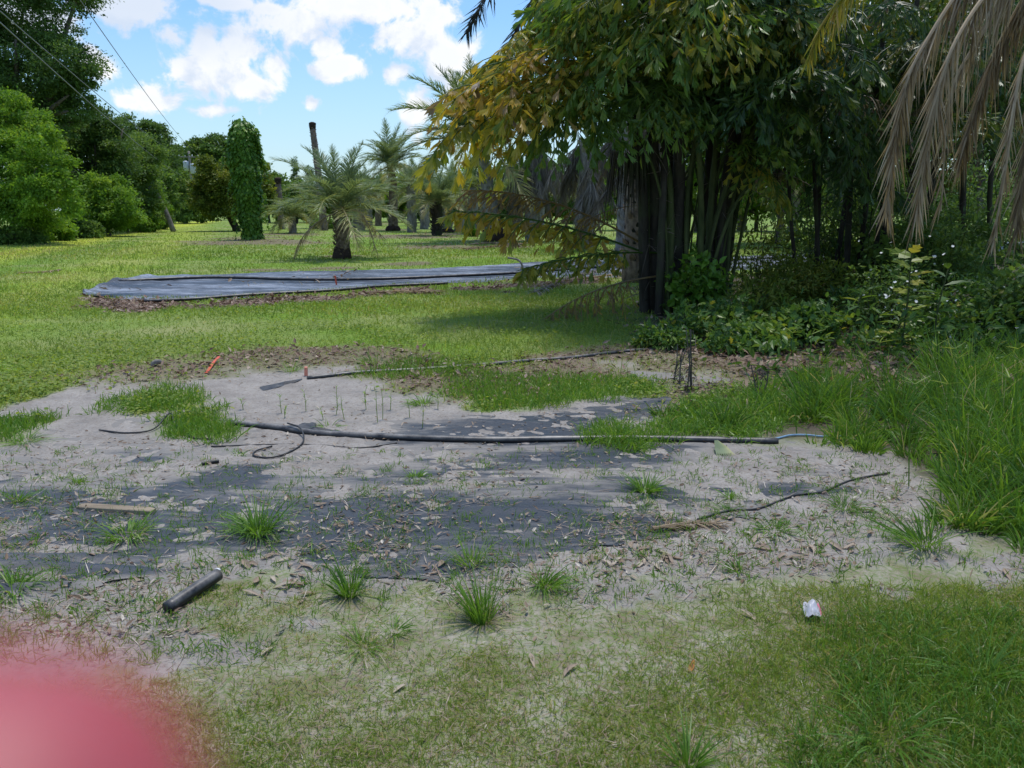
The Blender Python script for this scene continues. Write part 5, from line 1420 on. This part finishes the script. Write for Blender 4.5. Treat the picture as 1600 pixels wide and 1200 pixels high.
# ------------------------------------------------------------------ undergrowth on the right
def bush(label, px, py, rx, ry, Y, n, size, leaf, seed, tpl=OVAL, wid=1., flowers=0, name='weed_shrub', group='weeds and shrubs under the right palms', clump=.34):
    g = gb(px, Y); t = thing(name, label, 'shrub', tuple(g), group)
    el = [E(px, py, rx, ry, Y), E(px - rx * .5, py + ry * .35, rx * .6, ry * .7, Y), E(px + rx * .5, py + ry * .3, rx * .6, ry * .7, Y)]
    obj('foliage', crown_mb(el, n, size, seed, clump, tpl, wid=wid), M[leaf], t)
    mb = MB()
    for _ in range(9):
        s_ = g + [random.uniform(-.25, .25), random.uniform(-.15, .15), -.03]; e_ = P(px + random.uniform(-rx, rx) * .8, py - ry * random.uniform(0, .8), Y)
        tube(mb, curve([s_, (s_ + e_) / 2 + [random.gauss(0, .06), 0, .05], e_], 8), np.linspace(.014, .004, 8), 5)
    obj('stems', mb, M['greenstem'], t)
    if flowers:
        c = P(px, py, Y); k = Y / F
        for _ in range(flowers):
            o = link('flower', FLM, t, tuple(c + np.array([random.gauss(0, rx * .55) * k, random.gauss(-.3, .2), random.gauss(.1, ry * .6) * k]) - np.array(t.location)))
            o.rotation_euler = (random.uniform(.2, 1.2), random.gauss(0, .4), random.uniform(0, 6)); o.scale = (random.uniform(.7, 1.2),) * 3


mb = MB(); a = np.arange(6) * 2 * pi / 6
scatter(mb, RHOMB, np.zeros((6, 3)), np.stack([np.cos(a), np.sin(a), .2 * np.ones(6)], -1), np.tile([0, 0, 1.], (6, 1)), .022, .5, 1.4)
FLM = mb.mesh('flower', M['flower'])
bush('yellowish leafy weed hiding the left foot of the fishtail clump', 1065, 512, 42, 36, 9.5, 620, .11, 'weed', 1, wid=.8)
bush('dark ivy like vine climbing the front of the fishtail stems', 1092, 445, 34, 52, 11.6, 800, .14, 'vine', 2, wid=1.3)
bush('broad leafed weed at the right foot of the fishtail clump', 1140, 508, 50, 42, 9.7, 900, .11, 'weed', 3, LOBED, .9)
bush('ferny weed with yellow green leaves right of the clump foot', 1190, 480, 55, 42, 10.8, 1000, .12, 'olive', 4, wid=.6)
bush('low ferny green shrub in front of the second palm clump', 1240, 510, 62, 42, 9.5, 1400, .11, 'weed', 5, LOBED, .8)
bush('dark leafy weed below the middle of the dead fronds', 1330, 495, 60, 45, 10.6, 1000, .15, 'weed', 6, wid=.55)
bush('tall weed speckled with tiny white flowers under the dead fronds', 1400, 450, 60, 62, 9.9, 1300, .07, 'oak', 7, flowers=70)
bush('dark weed thicket with few white flowers near the right edge', 1500, 500, 70, 60, 9.4, 1900, .09, 'weed', 8, flowers=26)
bush('dark bramble mass low at the right edge with white blossoms', 1560, 570, 70, 45, 8.2, 2000, .075, 'weed', 9, LOBED, 1.1, flowers=34)
bush('dark weed bank behind the tall grass in the middle right', 1430, 550, 80, 36, 9.2, 1700, .09, 'weed', 10, flowers=12)
bush('green sunlit weeds far right below the dead frond tips', 1580, 455, 50, 36, 11.5, 900, .10, 'mid', 11, LOBED)
bush('leafy dark thicket behind the second clump stems', 1300, 380, 70, 70, 15.5, 1100, .13, 'mid', 13)
bush('dark thicket at the right edge behind the hanging fronds', 1520, 330, 90, 110, 16.5, 2600, .14, 'oak', 14)


bush('light green sprawling weed in front of the clump foot at its left', 1035, 530, 40, 24, 9.0, 700, .10, 'weed', 20, wid=.8)
bush('bright spreading weed in front of the clump foot at its right', 1165, 535, 62, 28, 8.8, 1200, .10, 'weed', 21, LOBED)
bush('sprawling leafy weed behind the tall grass left end', 1270, 545, 60, 28, 9.4, 1100, .09, 'weed', 22, wid=.6)
bush('leafy weeds behind the tall grass in front of the toothed weed', 1370, 550, 60, 34, 8.8, 1200, .09, 'weed', 23)
bush('leafy screen of small leaves between the two palm clumps', 1290, 350, 60, 80, 14.8, 2600, .10, 'oak', 25, wid=.8)
bush('green leafy shrub standing behind the second clump stems', 1370, 350, 60, 80, 15.2, 2600, .10, 'mid', 26)
bush('leafy green shrub behind the white flowered weeds', 1460, 400, 60, 60, 14., 2400, .10, 'mid', 27)
bush('shaded leafy thicket filling the gap right of the clump stems', 1180, 400, 50, 60, 13.6, 800, .11, 'olive', 15, wid=.7)
bush('dark leafy screen behind the toothed weeds', 1400, 400, 70, 70, 13.4, 1600, .12, 'mid', 16, LOBED)
bush('dark mixed leaves between the hanging dead fronds', 1480, 380, 60, 70, 12.2, 1900, .12, 'oak', 17, wid=.7)
bush('dark green leaf mass low between the two palm clumps', 1260, 440, 70, 40, 12.4, 1900, .11, 'olive', 18, wid=.8)
bush('leafy dark weeds at the right edge under the dead fronds', 1590, 500, 60, 60, 9.0, 1900, .10, 'oak', 19, LOBED)
p = samp(30000, 960, 1850, 400, 590)
sdv = sdist(p, SHADEBED); k = rng.random(len(p)) < sstep(-.1, .8, sdv) * sstep(-.25, .25, fbm(p[:, 0], p[:, 1], .9, 3, 91)) * .9 * (p[:, 0] > 1.3 + .085 * p[:, 1]); p = p[k]; n = len(p)
hh = rng.uniform(.02, 1, n) ** 1.3 * (.30 + .35 * sstep(-.2, .5, fbm(p[:, 0], p[:, 1], .7, 2, 92)))
mb = MB(); scatter(mb, OVAL, np.stack([p[:, 0], p[:, 1], gh(p[:, 0], p[:, 1]) + hh], -1), unit(rdir(n) + [0, -.2, .1]), unit(rdir(n) * .7 + [0, 0, 1.]), rng.uniform(.06, .15, n), np.clip(rng.normal(.42, .16, n), 0, 1), .8)
tag(obj('undergrowth', mb, M['weed']), 'low dark leafy ground cover under the palms at right', 'undergrowth', kind='stuff')


def tall_weed(label, px, py0, py1, Y, n, size, tpl, leaf='weed', tint=.5, wid=.5, name='tall_weed', droop=-.2, r=.012):
    g = gb(px, Y); tp = P(px + random.uniform(-8, 8), py1, Y); t = thing(name, label, 'weed', tuple(g))
    pts = curve([g - [0, 0, .03], (g + tp) / 2 + [random.gauss(0, .04), 0, 0], tp], 12)
    mb = MB(); tube(mb, pts, np.linspace(r, r * .5, 12), 6); obj('stem', mb, M['greenstem'], t, True)
    s = np.linspace(.35, 1, n); u = s * 11; i0 = np.minimum(u.astype(int), 10); b = pts[i0] + (pts[i0 + 1] - pts[i0]) * (u - i0)[:, None]
    a = np.arange(n) * 2.4
    y = unit(np.stack([np.cos(a), np.sin(a) * .7, droop + .5 * s], -1)); mb = MB()
    scatter(mb, tpl, b, y, np.array([0, -.3, 1.]) + rng.normal(0, .2, (n, 3)), size * rng.uniform(.8, 1.2, n), np.clip(rng.normal(tint, .15, n), 0, 1), wid)
    obj('leaves', mb, M[leaf], t)


tall_weed('tall prickly weed with yellow green toothed leaves in front of the dead fronds', 1432, 600, 395, 8.6, 16, .26, LOBED, 'weed', .82, .5)
tall_weed('tall weed with smooth paddle shaped leaves near the right edge', 1487, 600, 420, 8.4, 8, .26, OVAL, 'weed', .55, .75)
tall_weed('toothed weed with yellow lower leaves right of the second clump', 1420, 580, 480, 8.8, 10, .24, LOBED, 'weed', .85, .45)
tall_weed('upright dark weed with long leaves in front of the second clump', 1345, 560, 455, 9.6, 14, .26, OVAL, 'weed', .45, .4)
tall_weed('leafy weed at lower right edge with broad leaves on the ground', 1572, 850, 800, 4.3, 12, .16, OVAL, 'weed', .62, 1.1)
tall_weed('creeping yellow green weed at the right end of the thick pipe', 1175, 690, 668, 6.0, 14, .12, OVAL, 'weed', .75, 1.2)
# brown dried weed stalks hanging and standing in front of the clump foot
for px, y0, y1, lab in ((1078, 612, 520, 'dark dried weed stalk standing in front of the clump foot'), (1186, 620, 575, 'short dark dried stalk at the left of the tall grass'), (1062, 600, 545, 'thin dark dried stalk left of the thicker one at the clump foot')):
    g = GZ(px, y0); D = g[1]; t = thing('dried_stalk', lab, 'dead weed', tuple(g)); mb = MB()
    for _ in range(3):
        a = g + [random.gauss(0, .03), random.gauss(0, .03), 0]; e_ = P(px + random.gauss(0, 6), y1 + random.uniform(-8, 14), D)
        tube(mb, curve([a, (a + e_) / 2 + [random.gauss(0, .02), 0, 0], e_], 8), np.linspace(.008, .004, 8), 5, jitter=.25)
    n = 60; k = rng.random(n); e_ = P(px, y1, D)
    strips(mb, g + (e_ - g) * k[:, None] + rng.normal(0, .03, (n, 3)), unit(rdir(n) + [0, 0, -1.]), rdir(n), rng.uniform(.03, .10, n), .012, .2, 2, rng.random(n) * .5)
    obj('stems', mb, M['bark'], t)
# crowfoot seed heads over the tall grass
SHS = [(1450, 610, 540), (1485, 600, 545), (1380, 640, 535), (1245, 620, 520), (1265, 600, 522), (1575, 700, 590), (1500, 690, 560), (1590, 650, 545), (1470, 720, 600), (1540, 740, 640), (1420, 700, 600), (1355, 630, 560)]
for px, y0, y1 in SHS:
    g = GZ(px, y0 + 60); D = g[1]; tp = P(px + random.uniform(-14, 14), y1, D); t = thing('seed_head_grass', 'tall grass stalk topped by a crowfoot of pale seed fingers', 'grass stalk', tuple(g), 'crowfoot grass stalks in the tall grass')
    mb = MB(); tube(mb, curve([g, (g + tp) / 2 + [random.gauss(0, .03), 0, .02], tp], 10), np.linspace(.004, .0025, 10), 5, .6); obj('stalk', mb, M['tuft'], t)
    n = random.randint(3, 5); a = rng.uniform(0, 2 * pi, n)
    mb = MB(); strips(mb, np.tile(tp, (n, 1)), unit(np.stack([np.cos(a), np.sin(a) * .5, rng.uniform(.2, .9, n)], -1)), rdir(n), rng.uniform(.07, .14, n), .009, .1, 3, .85); obj('seed_fingers', mb, M['tuft'], t)
for px, py in ((1552, 716), (1578, 697), (1591, 697)):
    c = P(px, py, 5.6); g = np.array([c[0], c[1], gh(c[0], c[1])[0]]); t = thing('seed_puff', 'round white seed puff on a thin stalk at the right edge of the tall grass', 'weed', tuple(g), 'white seed puffs at the right edge')
    mb = MB(); tube(mb, curve([g, (g + c) / 2 + [.02, 0, 0], c], 8), .003, 5); obj('stalk', mb, M['greenstem'], t)
    mb = MB(); n = 90; d = rdir(n); strips(mb, np.tile(c, (n, 1)), d, unit(np.cross(d, rdir(n))), .026, .010, 0, 2, .5); obj('puff', mb, M['flower'], t)

# ------------------------------------------------------------------ fallen fronds and debris
def lying_frond(label, pxs, L, mat, ll, lw, n, lift=.05, tint=.5, spread=.6, sag=.3):
    c = np.array([GZ(*p) for p in pxs]); c[:, 2] += lift
    p = curve(c, 24); mb = MB(); tube(mb, p, np.linspace(.03, .008, 24) * min(1, ll / .36), 6, .5)
    s = np.concatenate([np.linspace(.1, 1, n)] * 2); sd = np.repeat([1., -1.], n); u = s * 23; i0 = np.minimum(u.astype(int), 22)
    b = p[i0]; T = unit(p[i0 + 1] - p[i0]); S_ = np.cross(T, [0, 0, 1.]) * sd[:, None]
    d = unit(T * .8 + S_ * spread + np.stack([np.zeros(2 * n), np.zeros(2 * n), rng.uniform(-.05, .3, 2 * n)], -1) + rng.normal(0, .12, (2 * n, 3)))
    strips(mb, b, d, unit(np.cross(d, rdir(2 * n) * .4 + [0, 0, 1.])), ll * rng.uniform(.5, 1, 2 * n), lw, sag, 3, np.clip(rng.normal(tint, .2, 2 * n), 0, 1))
    tag(obj('fallen_frond', mb, M[mat], base=tuple(c[0])), label, 'palm frond')


lying_frond('fallen brown frond lying across the edge of the far weed cloth left of the clump', [(1000, 428), (940, 438), (880, 446), (820, 456)], 3, 'dead', .5, .03, 60, .08, .4)
lying_frond('fallen pale frond tips spread on the grass edge by the far weed cloth', [(950, 425), (900, 436), (860, 452), (835, 462)], 2, 'skirt', .4, .03, 50, .06, .7)
lying_frond('fallen dry frond lying flat on the lane at the left', [(95, 424), (70, 427), (30, 428)], 2, 'dead', .3, .03, 40, .03, .5)
lying_frond('heap of dark brown dead fronds on the lawn before the grey date palm', [(825, 384), (790, 388), (750, 391), (726, 393)], 2, 'dead', .45, .05, 90, .10, .12)
lying_frond('second layer of dark dead fronds in the heap on the lawn', [(735, 388), (770, 386), (815, 389)], 2, 'skirt', .4, .05, 70, .16, .15)
lying_frond('dry brown frond scraps on the mulch edge in front of the far weed cloth', [(560, 462), (620, 460), (690, 458)], 2, 'dead', .4, .03, 60, .04, .35)
lying_frond('pale fallen frond on the shaded soil right of the clump foot', [(1060, 612), (1090, 608), (1130, 604)], 1, 'skirt', .16, .015, 26, .03, .6)
lying_frond('straw coloured dead frond lying on the weed cloth in front of the tall grass', [(1020, 830), (1070, 822), (1130, 822)], 1, 'dead', .12, .01, 30, .02, .35)
mb = MB(); a = GZ(818, 436); tube(mb, curve([a, a + [-.02, 0, .25], a + [-.12, 0, .42], a + [-.38, 0, .48]], 12), np.linspace(.03, .025, 12), 6)
tag(obj('curled_frond_stalk', mb, M['palmgrey'], smooth=True, base=tuple(a)), 'pale curled frond stalk arching up from the far weed cloth', 'palm frond')
# drooping dead frond with hanging stalk beside the young palm
t_ = [o for o in bpy.data.objects if o.get('label', '').startswith('young date palm')][0]
b0 = np.array(t_.location); mb = MB()
for ex, ey in ((588, 392), (604, 375)):
    p = curve([b0 + [0, 0, 1.6], P(560, 330, 25.6), P(572, 345, 25.5), P(ex, ey, 25.4)], 20); tube(mb, p, np.linspace(.025, .01, 20), 5, .6)
    n = 70; k = rng.integers(8, 20, n); strips(mb, p[k], unit(rdir(n) * .5 + [0, 0, -1.]), rdir(n), rng.uniform(.15, .5, n), .02, .1, 3, np.clip(rng.normal(.45, .2, n), 0, 1))
obj('dead_frond', mb, M['dead'], t_)
for px, py, w, h, lab in ((415, 350, 16, 8, 'small round clipped shrub in the field left of the young palm'), (735, 363, 10, 7, 'grassy clump in the field left of the grey date palm')):
    Y = float(G(px, py + h)[1]); t = thing('shrub', lab, 'shrub', tuple(gb(px, Y)))
    if 'round' in lab: px = 505
    t.location = gb(px, Y); obj('foliage', crown_mb([E(px, py, w, h, Y)], 1500, .2, 5), M['mid' if 'round' in lab else 'vine'], t)

# ------------------------------------------------------------------ the photographer's fingertip close to the lens
cam = bpy.data.cameras.new('camera'); co = bpy.data.objects.new('camera', cam); COL.objects.link(co)
co.location = (0, 0, CAMZ); co.rotation_euler = (pi / 2 - PITCH, 0, 0)
cam.sensor_width = 36; cam.lens = 36 * F / 1600; cam.clip_start = .004; cam.clip_end = 5000
cam.dof.use_dof = True; cam.dof.focus_distance = 7.0; cam.dof.aperture_fstop = cam.lens / 3.6
SC.camera = co
m, nt = newmat('finger skin')
n1 = noise(nt, opos(nt), 420., 5.)
c = mixc(nt, n1, (.33, .045, .060, 1), (.42, .085, .095, 1))
b = nd(nt, 'ShaderNodeBsdfPrincipled', {'Base Color': c, 'Roughness': .5, 'Subsurface Weight': .3, 'Subsurface Radius': (1., .2, .14), 'Subsurface Scale': .006})
out(nt, b.outputs[0]); M['skin'] = m
Rw, Uw, Fw = np.array([1, 0, 0.]), np.array([0, sp, cp]), np.array([0, cp, -sp])
def C(x, y, z): return np.array([0, 0, CAMZ]) + (Rw * x + Uw * y + Fw * z) / 1000.     # millimetres right, up, ahead of the lens
path = curve([C(-10.4, -16.1, 25), C(-11.6, -16.0, 25), C(-17, -15.8, 25), C(-23, -15.5, 25), C(-34, -15.5, 25.5), C(-44, -16.6, 26.5), C(-58, -20, 29), C(-68, -25, 33), C(-84, -36, 40)], 60)
s = np.linspace(0, 1, 60)
dtip = np.linalg.norm(path - path[0], axis=1) * 1000
rad = np.where(dtip < 7.5, np.sqrt(np.clip(7.5 ** 2 - (7.5 - dtip) ** 2, .3, None)), 7.5) + np.interp(dtip, [0, 7, 22, 26, 30, 48, 53, 58, 90], [0, 0, .2, .9, .3, .8, 1.6, 1., 1.6])
mb = MB(); tube(mb, path, rad / 1000, 24, flat=.86)
fo = obj('finger', mb, M['skin'], smooth=True, base=tuple(path[-1]))
tag(fo, 'photographer\'s blurred pink fingertip covering the lower left corner close to the lens', 'finger')

# ------------------------------------------------------------------ sun, sky and clouds
SUN_AZ, SUN_EL = R(18), R(75)
sd_ = np.array([math.sin(SUN_AZ) * math.cos(SUN_EL), math.cos(SUN_AZ) * math.cos(SUN_EL), math.sin(SUN_EL)])
sl = bpy.data.lights.new('sun', 'SUN'); sl.energy = 2.1; sl.angle = R(7.0); sl.color = (1, .96, .89)
so = bpy.data.objects.new('sun', sl); COL.objects.link(so); so.location = (20, 20, 60)
so.rotation_euler = Vector(sd_).to_track_quat('Z', 'Y').to_euler()
W = bpy.data.worlds.new('World'); SC.world = W; W.use_nodes = True; nt = W.node_tree; nt.nodes.clear()
sky = nt.nodes.new('ShaderNodeTexSky'); sky.sky_type = 'NISHITA'; sky.sun_disc = False; sky.sun_elevation = SUN_EL; sky.sun_rotation = SUN_AZ
sky.air_density = 1.3; sky.dust_density = .6; sky.ozone_density = 1.6
STR = .15
dv = nd(nt, 'ShaderNodeTexCoord').outputs['Generated']
xyz = nd(nt, 'ShaderNodeSeparateXYZ', {0: dv})
az = mth(nt, 'ARCTAN2', xyz.outputs[0], xyz.outputs[1]); el = mth(nt, 'ARCSINE', xyz.outputs[2])
ae = nd(nt, 'ShaderNodeCombineXYZ', {0: az, 1: el, 2: 0.}).outputs[0]
def aepx(px, py):
    x, y, z = ray(px, py); n = math.sqrt(x * x + y * y + z * z); return math.atan2(x, y), math.asin(z / n)
PUFF = [(330, 108, 92, 62), (272, 58, 34, 30), (318, 75, 40, 46), (378, 78, 50, 42), (432, 105, 36, 40), (240, 152, 58, 30), (395, 135, 62, 34), (205, 158, 26, 16), (340, 172, 62, 12),
        (560, 10, 175, 45), (470, 38, 80, 42), (640, 55, 96, 50), (700, 88, 58, 50), (620, 112, 36, 22), (535, 108, 54, 26), (505, 70, 30, 22), (680, 20, 60, 40), (487, 161, 20, 15), (155, 105, 32, 26), (145, 85, 20, 20),
        (180, 2, 140, 38), (60, 20, 120, 40), (345, 0, 60, 14), (655, 165, 36, 46), (640, 180, 24, 20), (430, 15, 40, 14), (720, 140, 40, 50), (1100, 60, 200, 80), (1350, 110, 180, 60), (1500, 20, 160, 90)]
def density(vec, freq=1.):
    cur = None
    for px, py, rx, ry in PUFF:
        a0, e0 = aepx(px, py); k = 1 / F
        v = nd(nt, 'ShaderNodeVectorMath', {0: vec, 1: (a0, e0, 0)}, operation='SUBTRACT').outputs[0]
        v = nd(nt, 'ShaderNodeVectorMath', {0: v, 1: (1 / (rx * k * .98), 1 / (ry * k), 0)}, operation='MULTIPLY').outputs[0]
        l = mth(nt, 'SUBTRACT', 1., nd(nt, 'ShaderNodeVectorMath', {0: v}, operation='LENGTH').outputs['Value'])
        cur = l if cur is None else mth(nt, 'SMOOTH_MAX', cur, l, .10)
    # scattered cumulus over the rest of the sky
    g = noise(nt, nd(nt, 'ShaderNodeVectorMath', {0: vec, 1: (2.2, 4.2, 1)}, operation='MULTIPLY').outputs[0], 1.6, 3.)
    far = mth(nt, 'MULTIPLY', mth(nt, 'SUBTRACT', g, .54), 5.)
    mask = mth(nt, 'GREATER_THAN', mth(nt, 'ABSOLUTE', mth(nt, 'ADD', az, .0)), .72)
    up = mth(nt, 'GREATER_THAN', el, .38)
    mk = mth(nt, 'MAXIMUM', mask, up)
    far = mth(nt, 'SUBTRACT', mth(nt, 'MULTIPLY', mth(nt, 'ADD', far, 2.), mk), 2.)
    cur = mth(nt, 'MAXIMUM', mth(nt, 'MAXIMUM', cur, -1.), far)
    n1 = noise(nt, vec, 20., 9., .62, .35); n2 = noise(nt, vec, 55., 5., .6)
    return mth(nt, 'ADD', cur, mth(nt, 'ADD', mth(nt, 'MULTIPLY', mth(nt, 'SUBTRACT', n1, .5), 2.7), mth(nt, 'MULTIPLY', mth(nt, 'SUBTRACT', n2, .5), .45)))
d0 = density(ae)
sh = nd(nt, 'ShaderNodeVectorMath', {0: ae, 1: (.016, .030, 0)}, operation='ADD').outputs[0]
d1 = density(sh)
alpha = nd(nt, 'ShaderNodeMapRange', {0: d0, 1: .12, 2: .58, 3: 0., 4: 1.}, interpolation_type='SMOOTHSTEP').outputs[0]
lit = nd(nt, 'ShaderNodeMapRange', {0: mth(nt, 'SUBTRACT', d0, d1), 1: -.45, 2: .40, 3: 0., 4: .9}, interpolation_type='SMOOTHSTEP').outputs[0]
rim = nd(nt, 'ShaderNodeMapRange', {0: d0, 1: .2, 2: .9, 3: .35, 4: 0.}).outputs[0]
lum = mth(nt, 'ADD', lit, rim, clamp=True)
a0, e0 = aepx(170, 5)
gv_ = nd(nt, 'ShaderNodeVectorMath', {0: nd(nt, 'ShaderNodeVectorMath', {0: ae, 1: (a0, e0, 0)}, operation='SUBTRACT').outputs[0], 1: (F / 190, F / 60, 0)}, operation='MULTIPLY').outputs[0]
grey = nd(nt, 'ShaderNodeMapRange', {0: nd(nt, 'ShaderNodeVectorMath', {0: gv_}, operation='LENGTH').outputs['Value'], 1: .7, 2: 1.3, 3: .25, 4: 1.}).outputs[0]
lum = mth(nt, 'MULTIPLY', lum, grey)
cc_ = mixc(nt, lum, (.44 / STR, .50 / STR, .60 / STR, 1), (.67 / STR, .67 / STR, .68 / STR, 1))
# bluish grey flat cloud at the upper left
a0, e0 = aepx(170, 10)
skyc = mixc(nt, 1., sky.outputs[0], (.43, .575, .73, 1), 'MULTIPLY')
hz_ = nd(nt, 'ShaderNodeMapRange', {0: el, 1: -.02, 2: .22, 3: .55, 4: .0}).outputs[0]
skyc = mixc(nt, hz_, skyc, (.43 / STR, .55 / STR, .68 / STR, 1))
col = mixc(nt, mth(nt, 'MULTIPLY', alpha, .93), skyc, cc_)
bg = nd(nt, 'ShaderNodeBackground', {'Color': col, 'Strength': STR})
wo = nt.nodes.new('ShaderNodeOutputWorld'); nt.links.new(bg.outputs[0], wo.inputs[0])
W.cycles.sampling_method = 'MANUAL'; W.cycles.sample_map_resolution = 512

SC.view_settings.view_transform = 'Standard'; SC.view_settings.look = 'None'; SC.view_settings.gamma = 1; SC.view_settings.exposure = .64
SC.cycles.max_bounces = 6; SC.cycles.diffuse_bounces = 3; SC.cycles.transmission_bounces = 4; SC.cycles.glossy_bounces = 2
SC.cycles.use_denoising = True
